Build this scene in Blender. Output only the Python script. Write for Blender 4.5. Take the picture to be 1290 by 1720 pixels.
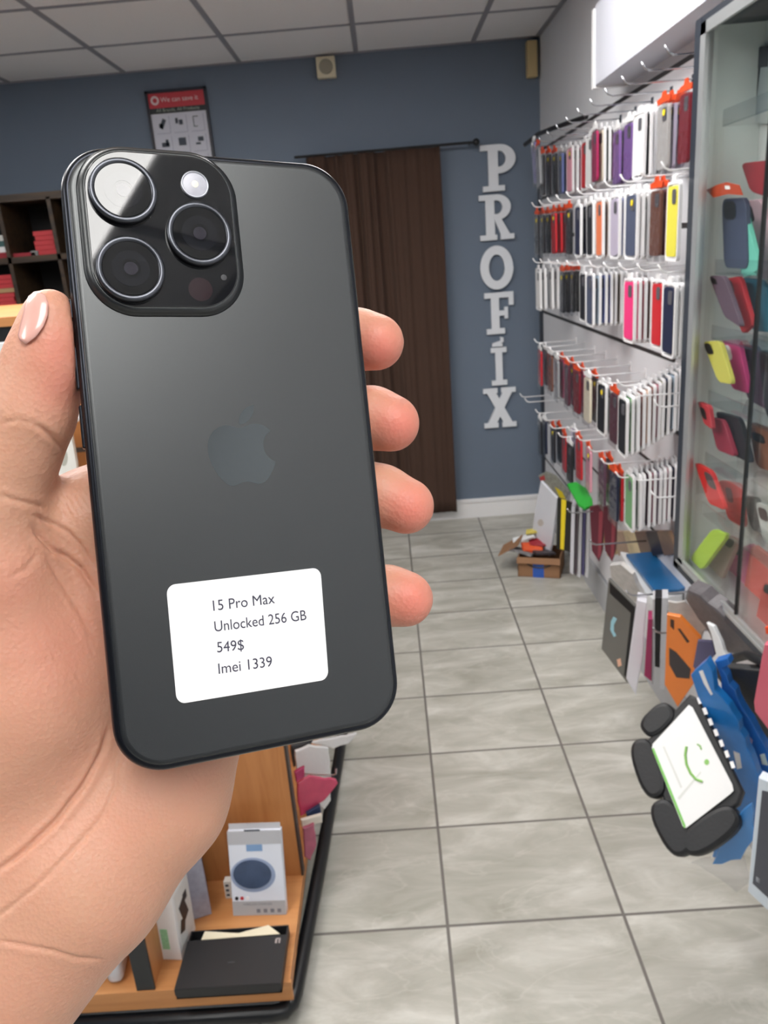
import bpy, bmesh, math, random
import numpy as np
from mathutils import Vector, Matrix

random.seed(7)
for o in list(bpy.data.objects):
    bpy.data.objects.remove(o)
SC = bpy.context.scene
COL = SC.collection

# ------------------------------------------------------------------ camera
F, PI_, YA, RO, HC = 1320.0, .3205, -.0215, -.082, 1.62
CP, SP, CY, SY = math.cos(PI_), math.sin(PI_), math.cos(YA), math.sin(YA)
FW = Vector((SY*CP, CY*CP, -SP))
_r = Vector((CY, -SY, 0)); _u = _r.cross(FW)
RT = _r*math.cos(RO) + _u*math.sin(RO)
UP = -_r*math.sin(RO) + _u*math.cos(RO)
C0 = Vector((0, 0, HC))
CAMROT = Matrix((RT, UP, -FW)).transposed()      # columns
cam_d = bpy.data.cameras.new('camera')
cam = bpy.data.objects.new('camera', cam_d); COL.objects.link(cam)
cam.matrix_world = Matrix.Translation(C0) @ CAMROT.to_4x4()
cam_d.sensor_fit = 'VERTICAL'; cam_d.sensor_height = 36; cam_d.sensor_width = 27
cam_d.lens = F/1720*36
cam_d.clip_start = .01; cam_d.clip_end = 50
cam_d.dof.use_dof = True
cam_d.dof.focus_distance = .207
cam_d.dof.aperture_fstop = cam_d.lens/0.62
SC.camera = cam

# ------------------------------------------------------------------ world, exposure, lights
SC.view_settings.view_transform = 'Standard'
SC.view_settings.look = 'None'
SC.view_settings.gamma = 1
SC.view_settings.exposure = 0.42
SC.view_settings.use_curve_mapping = False
W = bpy.data.worlds.new('world'); SC.world = W; W.use_nodes = True
W.node_tree.nodes['Background'].inputs[0].default_value = (.75, .8, .9, 1)
W.node_tree.nodes['Background'].inputs[1].default_value = .35
SC.cycles.transparent_max_bounces = 24
PANEL_STRENGTH = 9.0
ZC = 2.609
# lit ceiling panels (first two real fixtures, other four unseen, added to brighten the room): x0, y0, lx, ly
PANELS = [(-.05, -1.38, .61, 1.22), (-.05, 1.67, .61, 1.22), (-1.88, -1.38, .61, 1.22), (-1.27, 1.67, .61, 1.22), (-2.49, 1.67, .61, 1.22), (-1.27, .45, .61, 1.22)]

# ------------------------------------------------------------------ helpers
def ray(x, y):
    return FW + RT*((x-645)/F) - UP*((y-860)/F)
def onplane(x, y, p0, n):
    d = ray(x, y); n = Vector(n); t = (Vector(p0)-C0).dot(n)/d.dot(n)
    return C0 + d*t
def onX(x, y, X): return onplane(x, y, (X, 0, 0), (1, 0, 0))
def onY(x, y, Y): return onplane(x, y, (0, Y, 0), (0, 1, 0))
def onZ(x, y, Z): return onplane(x, y, (0, 0, Z), (0, 0, 1))
def at(x, y, z): return C0 + ray(x, y)*z
def pr(P):
    d = Vector(P)-C0; z = d.dot(FW)
    return (645+F*d.dot(RT)/z, 860-F*d.dot(UP)/z)

def lin(c):
    c = c/255.0
    return c/12.92 if c <= .04045 else ((c+.055)/1.055)**2.4
def rgb(r, g, b): return (lin(r), lin(g), lin(b), 1)

_m = {}
def mat(name, col, rough=.5, metal=0, spec=.5, emit=0, var=.06, bump=0, bscale=60, sss=0, coat=0, trans=0, alpha=1, vscale=8):
    if name in _m: return _m[name]
    m = bpy.data.materials.new(name); m.use_nodes = True
    nt = m.node_tree; N = nt.nodes; L = nt.links
    p = N['Principled BSDF']
    p.inputs['Roughness'].default_value = rough
    p.inputs['Metallic'].default_value = metal
    p.inputs['Specular IOR Level'].default_value = spec
    p.inputs['Coat Weight'].default_value = coat
    p.inputs['Transmission Weight'].default_value = trans
    p.inputs['Alpha'].default_value = alpha
    tc = N.new('ShaderNodeTexCoord')
    nz = N.new('ShaderNodeTexNoise'); nz.inputs['Scale'].default_value = vscale; nz.inputs['Detail'].default_value = 4
    L.new(tc.outputs['Object'], nz.inputs['Vector'])
    cr = N.new('ShaderNodeMixRGB'); cr.blend_type = 'MIX'
    cr.inputs[1].default_value = tuple(max(0, c*(1-var)) for c in col[:3])+(1,)
    cr.inputs[2].default_value = tuple(min(1, c*(1+var)) for c in col[:3])+(1,)
    L.new(nz.outputs['Fac'], cr.inputs[0]); L.new(cr.outputs[0], p.inputs['Base Color'])
    if emit:
        p.inputs['Emission Color'].default_value = col; p.inputs['Emission Strength'].default_value = emit
    if sss:
        p.inputs['Subsurface Weight'].default_value = sss
    if bump:
        b = N.new('ShaderNodeBump'); b.inputs['Strength'].default_value = bump; b.inputs['Distance'].default_value = .002
        n2 = N.new('ShaderNodeTexNoise'); n2.inputs['Scale'].default_value = bscale; n2.inputs['Detail'].default_value = 5
        L.new(tc.outputs['Object'], n2.inputs['Vector']); L.new(n2.outputs['Fac'], b.inputs['Height']); L.new(b.outputs[0], p.inputs['Normal'])
    _m[name] = m
    return m

def clearmat(name, tint=(1, 1, 1, 1), refl=.15, rough=.1, bump=0, scale=40):
    if name in _m: return _m[name]
    m = bpy.data.materials.new(name); m.use_nodes = True
    nt = m.node_tree; N = nt.nodes; L = nt.links; N.clear()
    out = N.new('ShaderNodeOutputMaterial'); mx = N.new('ShaderNodeMixShader')
    tr = N.new('ShaderNodeBsdfTransparent'); tr.inputs[0].default_value = tint
    gl = N.new('ShaderNodeBsdfGlossy'); gl.inputs['Roughness'].default_value = rough
    fr = N.new('ShaderNodeFresnel'); fr.inputs['IOR'].default_value = 1.45
    ma = N.new('ShaderNodeMath'); ma.operation = 'ADD'; ma.inputs[1].default_value = refl; ma.use_clamp = True
    gb = N.new('ShaderNodeNewGeometry'); iv = N.new('ShaderNodeMath'); iv.operation = 'SUBTRACT'; iv.inputs[0].default_value = 1.0; L.new(gb.outputs['Backfacing'], iv.inputs[1])
    mu = N.new('ShaderNodeMath'); mu.operation = 'MULTIPLY'
    L.new(fr.outputs[0], ma.inputs[0]); L.new(ma.outputs[0], mu.inputs[0]); L.new(iv.outputs[0], mu.inputs[1]); L.new(mu.outputs[0], mx.inputs[0])
    L.new(tr.outputs[0], mx.inputs[1]); L.new(gl.outputs[0], mx.inputs[2]); L.new(mx.outputs[0], out.inputs[0])
    if bump:
        tc = N.new('ShaderNodeTexCoord'); nz = N.new('ShaderNodeTexNoise'); nz.inputs['Scale'].default_value = scale
        b = N.new('ShaderNodeBump'); b.inputs['Strength'].default_value = bump; b.inputs['Distance'].default_value = .01
        L.new(tc.outputs['Object'], nz.inputs['Vector']); L.new(nz.outputs['Fac'], b.inputs['Height']); L.new(b.outputs[0], gl.inputs['Normal'])
    _m[name] = m
    return m

def tag(o, label, cat, group=None):
    o['label'] = label; o['category'] = cat
    if group: o['group'] = group
    return o
def empty(name, loc=(0, 0, 0), M=None):
    o = bpy.data.objects.new(name, None); COL.objects.link(o); o.empty_display_size = .02
    o.matrix_world = M if M is not None else Matrix.Translation(Vector(loc))
    return o
def thing(name, label, cat, loc=(0, 0, 0), group=None, M=None):
    return tag(empty(name, loc, M), label, cat, group)
def link(name, me, m, parent=None, M=None, smooth=False):
    o = bpy.data.objects.new(name, me); COL.objects.link(o)
    if m is not None and len(me.materials) == 0: me.materials.append(m)
    if smooth:
        for p in me.polygons: p.use_smooth = True
    if parent is not None:
        o.parent = parent
    if M is not None: o.matrix_local = M
    return o
def struct(o): o['kind'] = 'structure'; return o

class MB:
    """collects shapes in one bmesh"""
    def __init__(s): s.bm = bmesh.new()
    def box(s, c, d, rot=None, bev=0, seg=2):
        r = bmesh.ops.create_cube(s.bm, size=1)
        vs = r['verts']
        M = Matrix.Translation(Vector(c)) @ (rot.to_4x4() if rot is not None else Matrix.Identity(4)) @ Matrix.Diagonal((*d, 1))
        bmesh.ops.transform(s.bm, matrix=M, verts=vs)
        if bev:
            es = list({e for v in vs for e in v.link_edges})
            bmesh.ops.bevel(s.bm, geom=es, offset=bev, segments=seg, affect='EDGES', profile=.5)
        return s
    def b2(s, a, b, bev=0):
        a = Vector(a); b = Vector(b)
        return s.box((a+b)/2, [abs(x) for x in (b-a)], bev=bev)
    def prism(s, pts, n, th, bev=0):
        """pts: 3D polygon (front face), extruded by th along -n"""
        n = Vector(n).normalized()
        f = [s.bm.verts.new(Vector(p)) for p in pts]; k = [s.bm.verts.new(Vector(p)-n*th) for p in pts]
        N = len(pts); fs = [s.bm.faces.new(f), s.bm.faces.new(k[::-1])]
        for i in range(N): fs.append(s.bm.faces.new((f[i], k[i], k[(i+1) % N], f[(i+1) % N])))
        bmesh.ops.recalc_face_normals(s.bm, faces=fs)
        if bev:
            es = list({e for e in fs[0].edges})
            bmesh.ops.bevel(s.bm, geom=es, offset=bev, segments=2, affect='EDGES', profile=.5)
        return s
    def tube(s, pts, r, seg=8, cap=True):
        pts = [Vector(p) for p in pts]; rings = []
        up = None
        for i, p in enumerate(pts):
            t = (pts[min(i+1, len(pts)-1)]-pts[max(i-1, 0)]).normalized()
            if up is None:
                up = Vector((0, 0, 1)) if abs(t.z) < .9 else Vector((1, 0, 0))
            a = t.cross(up).normalized(); b = a.cross(t).normalized(); up = b
            rr = r[i] if isinstance(r, (list, tuple)) else r
            rings.append([s.bm.verts.new(p+(a*math.cos(q)+b*math.sin(q))*rr) for q in [2*math.pi*j/seg for j in range(seg)]])
        for A, B in zip(rings, rings[1:]):
            for j in range(seg): s.bm.faces.new((A[j], A[(j+1) % seg], B[(j+1) % seg], B[j]))
        if cap: s.bm.faces.new(rings[0][::-1]); s.bm.faces.new(rings[-1])
        return s
    def lathe(s, prof, seg=48, M=None, ex=1.0):
        M = M or Matrix.Identity(4); rings = []
        for r, z in prof:
            if r <= 1e-9: rings.append([s.bm.verts.new(M @ Vector((0, 0, z)))])
            else: rings.append([s.bm.verts.new(M @ Vector((r*ex*math.cos(2*math.pi*j/seg), r*math.sin(2*math.pi*j/seg), z))) for j in range(seg)])
        for A, B in zip(rings, rings[1:]):
            for j in range(seg):
                a, b = (A[j], A[(j+1) % seg]) if len(A) > 1 else (A[0], None)
                c, d = (B[j], B[(j+1) % seg]) if len(B) > 1 else (B[0], None)
                if b is None and d is None: continue
                if b is None: s.bm.faces.new((a, d, c))
                elif d is None: s.bm.faces.new((a, b, c))
                else: s.bm.faces.new((a, b, d, c))
        return s
    def sheet(s, pts3, faces):
        vs = [s.bm.verts.new(Vector(p)) for p in pts3]
        for f in faces: s.bm.faces.new([vs[i] for i in f])
        return s
    def mesh(s, name):
        me = bpy.data.meshes.new(name); s.bm.normal_update(); s.bm.to_mesh(me); s.bm.free(); return me
    def obj(s, name, m, parent=None, M=None, smooth=False):
        return link(name, s.mesh(name), m, parent, M, smooth)

def rrect(w, h, r, n=6, cx=0, cy=0):
    P = []
    for (sx, sy, a0) in ((1, 1, 0), (-1, 1, 90), (-1, -1, 180), (1, -1, 270)):
        for k in range(n+1):
            a = math.radians(a0+90*k/n)
            P.append((cx+sx*(w/2-r)+r*math.cos(a), cy+sy*(h/2-r)+r*math.sin(a)))
    return P

def text_mesh(s, p0, p1, upd, m, parent, name='lettering', depth=.0002, cap=None, align='L', inv=None):
    """text laid from p0 to p1 (world), letters rising along upd; inv = inverse of parent matrix"""
    cu = bpy.data.curves.new(name, 'FONT'); cu.body = s; cu.size = 1; cu.extrude = 0; cu.resolution_u = 4
    o = bpy.data.objects.new(name, cu); COL.objects.link(o)
    dg = bpy.context.evaluated_depsgraph_get()
    me = bpy.data.meshes.new_from_object(o.evaluated_get(dg))
    bpy.data.objects.remove(o)
    xs = [v.co.x for v in me.vertices]; x0, x1 = min(xs), max(xs)
    p0 = Vector(p0); p1 = Vector(p1); ex = (p1-p0); Wd = ex.length; ex.normalize()
    up = Vector(upd); up = (up-ex*up.dot(ex)).normalized(); nz = ex.cross(up)
    sx = Wd/(x1-x0); sy = sx if cap is None else cap/.73
    for v in me.vertices:
        c = v.co.copy(); v.co = p0+ex*((c.x-x0)*sx)+up*(c.y*sy)
    if inv is not None:
        me.transform(inv)
    return link(name, me, m, parent)

# ------------------------------------------------------------------ materials
def floor_mat():
    m = bpy.data.materials.new('floor_tile'); m.use_nodes = True
    nt = m.node_tree; N = nt.nodes; L = nt.links; p = N['Principled BSDF']
    geo = N.new('ShaderNodeNewGeometry'); sep = N.new('ShaderNodeSeparateXYZ'); L.new(geo.outputs['Position'], sep.inputs[0])
    def M(op, a, b=None, c=None):
        n = N.new('ShaderNodeMath'); n.operation = op
        for i, v in enumerate((a, b, c)):
            if v is None: continue
            if hasattr(v, 'links'): L.new(v, n.inputs[i])
            else: n.inputs[i].default_value = v
        return n.outputs[0]
    def grid(axis, off, size):
        t = M('DIVIDE', M('SUBTRACT', sep.outputs[axis], off), size)
        fr = M('FRACT', t)
        d = M('MULTIPLY', M('MINIMUM', fr, M('SUBTRACT', 1.0, fr)), size)
        return d, M('FLOOR', t)
    dx, ix = grid('X', .041, .4410); dy, iy = grid('Y', .478, .356)
    d = M('MINIMUM', dx, dy)
    gm = M('LESS_THAN', d, .0040)
    cid = N.new('ShaderNodeCombineXYZ'); L.new(ix, cid.inputs[0]); L.new(iy, cid.inputs[1])
    wn = N.new('ShaderNodeTexWhiteNoise'); L.new(cid.outputs[0], wn.inputs['Vector'])
    off = N.new('ShaderNodeVectorMath'); off.operation = 'SCALE'; off.inputs['Scale'].default_value = 3.0; L.new(wn.outputs['Color'], off.inputs[0])
    add = N.new('ShaderNodeVectorMath'); add.operation = 'ADD'; L.new(geo.outputs['Position'], add.inputs[0]); L.new(off.outputs[0], add.inputs[1])
    mp = N.new('ShaderNodeMapping'); mp.inputs['Rotation'].default_value = (0, 0, math.radians(-57)); mp.inputs['Scale'].default_value = (1.0, 2.9, 1)
    L.new(add.outputs[0], mp.inputs['Vector'])
    n1 = N.new('ShaderNodeTexNoise'); n1.inputs['Scale'].default_value = 3.2; n1.inputs['Detail'].default_value = 9; n1.inputs['Roughness'].default_value = .62; n1.inputs['Distortion'].default_value = .6
    L.new(mp.outputs[0], n1.inputs['Vector'])
    r1 = N.new('ShaderNodeValToRGB'); e = r1.color_ramp.elements
    e[0].position = .30; e[0].color = rgb(156, 154, 143); e[1].position = .70; e[1].color = rgb(206, 204, 197)
    k = e.new(.5); k.color = rgb(178, 176, 167)
    L.new(n1.outputs['Fac'], r1.inputs[0])
    n2 = N.new('ShaderNodeTexNoise'); n2.inputs['Scale'].default_value = 2.4; n2.inputs['Detail'].default_value = 6; n2.inputs['Distortion'].default_value = 1.2
    L.new(mp.outputs[0], n2.inputs['Vector'])
    v = M('ABSOLUTE', M('SUBTRACT', n2.outputs['Fac'], .5))
    vm = N.new('ShaderNodeMapRange'); vm.inputs[1].default_value = 0; vm.inputs[2].default_value = .016; vm.inputs[3].default_value = .16; vm.inputs[4].default_value = 0
    L.new(v, vm.inputs[0])
    mv = N.new('ShaderNodeMixRGB'); L.new(vm.outputs[0], mv.inputs[0]); L.new(r1.outputs[0], mv.inputs[1]); mv.inputs[2].default_value = rgb(222, 220, 213)
    mg = N.new('ShaderNodeMixRGB'); L.new(gm, mg.inputs[0]); L.new(mv.outputs[0], mg.inputs[1]); mg.inputs[2].default_value = rgb(112, 108, 104)
    L.new(mg.outputs[0], p.inputs['Base Color'])
    p.inputs['Roughness'].default_value = .38; p.inputs['Specular IOR Level'].default_value = .35
    b = N.new('ShaderNodeBump'); b.inputs['Strength'].default_value = .4; b.inputs['Distance'].default_value = .002
    L.new(M('SUBTRACT', 1.0, gm), b.inputs['Height']); L.new(b.outputs[0], p.inputs['Normal'])
    return m

def wood_mat(name, c1, c2, axis='Z', rough=.45, sc=1.0):
    m = bpy.data.materials.new(name); m.use_nodes = True
    nt = m.node_tree; N = nt.nodes; L = nt.links; p = N['Principled BSDF']
    geo = N.new('ShaderNodeTexCoord'); mp = N.new('ShaderNodeMapping')
    s = {'X': (1.2, 14, 14), 'Y': (14, 1.2, 14), 'Z': (14, 14, 1.2)}[axis]
    mp.inputs['Scale'].default_value = tuple(a*sc for a in s); L.new(geo.outputs['Object'], mp.inputs['Vector'])
    n = N.new('ShaderNodeTexNoise'); n.inputs['Scale'].default_value = 2; n.inputs['Detail'].default_value = 6; n.inputs['Distortion'].default_value = .8
    L.new(mp.outputs[0], n.inputs['Vector'])
    r = N.new('ShaderNodeValToRGB'); r.color_ramp.elements[0].position = .3; r.color_ramp.elements[1].position = .7
    r.color_ramp.elements[0].color = c1; r.color_ramp.elements[1].color = c2
    L.new(n.outputs['Fac'], r.inputs[0]); L.new(r.outputs[0], p.inputs['Base Color']); p.inputs['Roughness'].default_value = rough
    return m

M_FLOOR = floor_mat()
M_BLUE = mat('blue_grey_wall_paint', rgb(104, 117, 134), .7, var=.03, bump=.15, bscale=120)
M_WHITEWALL = mat('white_wall_paint', rgb(214, 216, 220), .7, var=.02, bump=.15, bscale=120)
M_CEIL = mat('ceiling_tile', rgb(228, 228, 230), .9, var=.05, bump=.5, bscale=300, vscale=120)
M_TBAR = mat('ceiling_grid', rgb(140, 142, 150), .6)
M_WOOD = wood_mat('cherry_laminate', rgb(176, 112, 62), rgb(204, 142, 88))
M_WOODX = wood_mat('cherry_laminate_flat', rgb(180, 118, 68), rgb(206, 146, 92), 'X')
M_DARKWOOD = wood_mat('dark_walnut', rgb(36, 27, 20), rgb(74, 56, 38), 'X')
M_BLACK = mat('black_plastic', rgb(24, 25, 28), .45)
M_BLACKRUB = mat('black_rubber', rgb(20, 22, 26), .35)
M_WHITE = mat('white_plastic', rgb(235, 235, 236), .4, var=.02)
M_ALU = mat('brushed_aluminium', rgb(200, 204, 206), .35, metal=.7, var=.04)
M_CHROME = mat('chrome_wire', rgb(190, 192, 196), .2, metal=1)
M_WHWIRE = mat('white_wire', rgb(236, 236, 238), .35)
M_SLAT = mat('slatwall_white', rgb(226, 226, 230), .45, var=.02)
M_GROOVE = mat('dark_groove_strip', rgb(48, 44, 44), .5)
M_GLASS = clearmat('cabinet_glass', (.975, .988, .982, 1), .02, .02)
M_ACRYL = clearmat('clear_acrylic', (.96, .97, .97, 1), .08, .08)
M_FILM = clearmat('clear_film', (.93, .93, .94, 1), .10, .15, bump=.8, scale=35)
M_ORANGE = mat('orange_header_card', rgb(214, 74, 30), .5)
M_YEL = mat('yellow_sticker', rgb(238, 214, 40), .5)

# ------------------------------------------------------------------ room shell
YB = 4.65; XR = .905; XL = -3.2; YF = -4.0
struct(MB().b2((XL, YF, -.05), (1.2, YB+.1, 0)).obj('floor', M_FLOOR))
struct(MB().b2((XL, YB, 0), (1.2, YB+.1, ZC+.1)).obj('wall_back', M_BLUE))
struct(MB().b2((XR, YF, 0), (1.2, YB, ZC+.1)).obj('wall_right', M_WHITEWALL))
struct(MB().b2((XL-.1, YF, 0), (XL, YB+.1, ZC+.1)).obj('wall_left', M_BLUE))
struct(MB().b2((XL-.1, YF-.1, 0), (1.2, YF, ZC+.1)).obj('wall_front', M_BLUE))
# ceiling: tiles with grid
struct(MB().b2((XL, YF, ZC), (XR, YB, ZC+.02)).obj('ceiling', M_CEIL))
g = MB()
for k in range(-4, 5):
    x = -.05+.61*k
    if XL < x < XR: g.b2((x-.012, YF, ZC-.004), (x+.012, YB, ZC))
for k in range(-12, 3):
    y = 3.5+.61*k
    if YF < y < YB: g.b2((XL, y-.012, ZC-.0035), (XR, y+.012, ZC))
g.b2((XL, YB-.02, ZC-.006), (XR, YB, ZC)); g.b2((XR-.022, YF, ZC-.006), (XR, YB, ZC))
struct(g.obj('trim_1', M_TBAR))
bb = MB(); bb.b2((-3.2, YB-.014, 0), (XR, YB, .12)); bb.b2((-3.2, YB-.02, .1), (XR, YB, .118))
struct(bb.obj('baseboard_back', M_WHITE))
M_PANEL = mat('panel_diffuser', (1, .985, .96, 1), .5, emit=PANEL_STRENGTH, var=0)
for i, (x, y, lx, ly) in enumerate(PANELS):
    t = thing('ceiling_light', ['lit ceiling panel right behind the camera', 'lit ceiling panel above the aisle beside the slat wall',
              'added fill light panel over the left side behind the camera', 'added fill light panel above the wooden display island', 'added fill light panel farthest to the left before the bookcase', 'added fill light panel left of the camera'][i], 'ceiling light', (x+lx/2, y+ly/2, ZC), 'lit panels in the drop ceiling')
    MB().b2((-lx/2+.012, -ly/2+.012, -.012), (lx/2-.012, ly/2-.012, -.006)).obj('diffuser', M_PANEL, t)
    f = MB()
    for a, b in (((-lx/2, -ly/2), (lx/2, -ly/2+.011)), ((-lx/2, ly/2-.011), (lx/2, ly/2)), ((-lx/2, -ly/2), (-lx/2+.011, ly/2)), ((lx/2-.011, -ly/2), (lx/2, ly/2))):
        f.b2((a[0], a[1], -.02), (b[0], b[1], 0))
    f.obj('frame', M_WHITE, t)

# ------------------------------------------------------------------ back wall things
# curtain
def curtain():
    xl, xr, zt, zb = -.36, .352, 2.118, .07
    n = 150; mz = 24; bm = bmesh.new(); rows = []
    random.seed(3)
    fold = [(random.uniform(0, 6.28), f, a) for f, a in ((9, .012), (17, .010), (31, .007), (5, .012))]
    for j in range(mz+1):
        v = j/mz; row = []
        for i in range(n+1):
            u = i/n; x = xl+(xr-xl)*u
            amp = (1-.75*max(0, min(1, (u-.52)/.2)))
            d = sum(a*math.sin(2*math.pi*f*u*.6+ph+.25*math.sin(v*3+f)) for ph, f, a in fold)*amp
            xx = x+.004*math.sin(20*u+4*v)
            row.append(bm.verts.new((xx, YB-.075+d, zt+(zb-zt)*v)))
        rows.append(row)
    for A, B in zip(rows, rows[1:]):
        for i in range(n): bm.faces.new((A[i], B[i], B[i+1], A[i+1]))
    me = bpy.data.meshes.new('curtain'); bm.to_mesh(me); bm.free()
    o = link('curtain', me, mat('brown_cloth', rgb(70, 50, 40), .95, var=.08, bump=.3, bscale=400), smooth=True)
    so = o.modifiers.new('s', 'SOLIDIFY'); so.thickness = .003
    tag(o, 'dark brown curtain hanging from the rod on the back wall', 'curtain')
curtain()
t = thing('curtain_rod', 'thin black curtain rod with ball end left of the letter P', 'curtain rod', (0, YB, 2.125))
MB().tube([(-.42, -.075, 0), (.54, -.075, 0)], .007).obj('rod', M_BLACK, t)
MB().lathe([(0, -.02), (.012, -.016), (.02, 0), (.012, .016), (0, .02)], 16, Matrix.Translation((.55, -.075, 0)) @ Matrix.Rotation(math.pi/2, 4, 'Y')).obj('finial', M_BLACK, t, smooth=True)
MB().tube([(.52, -.075, 0), (.52, 0, 0)], .005).obj('bracket', M_BLACK, t)

# wall speaker boxes
def wallbox(p, w, h, d, m1, label, rz=0, grill=True):
    t = thing('wall_speaker', label, 'speaker', p)
    MB().box((0, -d/2, 0), (w, d, h), bev=.006).obj('housing', m1, t)
    if grill:
        MB().lathe([(0, .004), (w*.33, .004), (w*.36, 0)], 32, Matrix.Translation((0, -d, 0)) @ Matrix.Rotation(math.pi/2, 4, 'X')).obj('grille', mat('grille_beige', rgb(150, 146, 130), .8), t)
    t.rotation_euler = (0, 0, rz)
    return t
cream = mat('cream_plastic', rgb(214, 206, 180), .5)
wallbox(((-.262-.159)/2, YB, 2.545), .10, .10, .05, cream, 'small cream square speaker on the back wall under the ceiling')
wallbox((.86, YB, 2.50), .055, .17, .05, mat('yellowed_plastic', rgb(196, 176, 130), .5), 'narrow yellowed box in the corner under the ceiling', grill=False)

# poster
t = thing('poster', 'framed repair poster with red header on the blue back wall', 'poster', (-1.015, YB, 2.27))
PW, PH = .325, .48
f = MB()
for a, b in (((-PW/2, -PH/2), (PW/2, -PH/2+.014)), ((-PW/2, PH/2-.014), (PW/2, PH/2)), ((-PW/2, -PH/2), (-PW/2+.014, PH/2)), ((PW/2-.014, -PH/2), (PW/2, PH/2))):
    f.b2((a[0], -.022, a[1]), (b[0], 0, b[1]))
f.obj('frame', mat('poster_frame', rgb(22, 24, 40), .4), t)
MB().b2((-PW/2+.012, -.012, -PH/2+.012), (PW/2-.012, -.002, PH/2-.012)).obj('print', mat('poster_paper', rgb(198, 200, 212), .6), t)
MB().b2((-PW/2+.014, -.014, PH/2-.085), (PW/2-.014, -.010, PH/2-.014)).obj('header_band', mat('poster_red', rgb(190, 62, 72), .6), t)
MB().b2((-PW/2+.014, -.0138, PH/2-.112), (PW/2-.014, -.010, PH/2-.085)).obj('subtitle_band', mat('poster_dark', rgb(44, 50, 52), .6), t)
tw = Matrix.Translation(-Vector((-1.015, YB, 2.27)))
M_PTX = mat('poster_text', rgb(222, 205, 208), .6); M_PTX2 = mat('poster_subtext', rgb(160, 170, 160), .6)
text_mesh('We can save it', (-1.015-.085, YB-.0155, 2.27+PH/2-.058), (-1.015+.115, YB-.0155, 2.27+PH/2-.058), (0, 0, 1), M_PTX, t, inv=tw)
text_mesh('All Brands, All Products', (-1.015-.115, YB-.0155, 2.27+PH/2-.104), (-1.015+.115, YB-.0155, 2.27+PH/2-.104), (0, 0, 1), M_PTX2, t, inv=tw)
MB().lathe([(.012, 0), (.022, 0), (.022, .001), (.012, .001), (.012, 0)], 20, Matrix.Translation((-.115, -.0145, PH/2-.048)) @ Matrix.Rotation(math.pi/2, 4, 'X')).obj('badge', M_PTX, t)
pd = mat('poster_icon_dark', rgb(62, 70, 82), .6); pg = mat('poster_cell_line', rgb(158, 160, 180), .6)
for r in range(4):
    for c in range(3):
        cx = -.092+c*.092; cz = PH/2-.165-r*.098
        if cz < -PH/2+.03: continue
        s = MB(); s.b2((cx-.036, -.0131, cz-.044), (cx+.038, -.0125, cz-.041)); s.b2((cx+.035, -.0131, cz-.044), (cx+.038, -.0125, cz+.04)); s.obj('cell_line', pg, t)
        s = MB()
        if (r, c) == (0, 0): s.box((cx, -.0133, cz+.004), (.02, .001, .05), Matrix.Rotation(.5, 3, 'Y')); s.box((cx-.01, -.0133, cz-.005), (.02, .001, .022))
        elif (r, c) == (0, 1): s.box((cx-.016, -.0133, cz+.014), (.014, .001, .026)); s.box((cx+.006, -.0133, cz+.006), (.02, .001, .024))
        elif (r, c) == (0, 2): s.box((cx-.018, -.0133, cz+.004), (.004, .001, .05)); s.box((cx-.005, -.0133, cz+.028), (.026, .001, .004)); s.box((cx-.008, -.0133, cz-.02), (.02, .001, .004))
        elif (r, c) == (1, 1): s.box((cx, -.0133, cz+.01), (.04, .001, .038))
        elif (r, c) == (1, 0): s.box((cx, -.0133, cz), (.04, .001, .022)); s.box((cx+.01, -.0133, cz+.01), (.015, .001, .03))
        elif (r, c) == (1, 2): s.box((cx+.008, -.0133, cz+.016), (.03, .001, .022)); s.box((cx-.008, -.0133, cz-.006), (.026, .001, .01))
        else: s.box((cx-.008, -.0133, cz+.006), (.012, .001, .02)); s.box((cx+.012, -.0133, cz+.008), (.01, .001, .02))
        s.obj('picture', pd, t)

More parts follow.
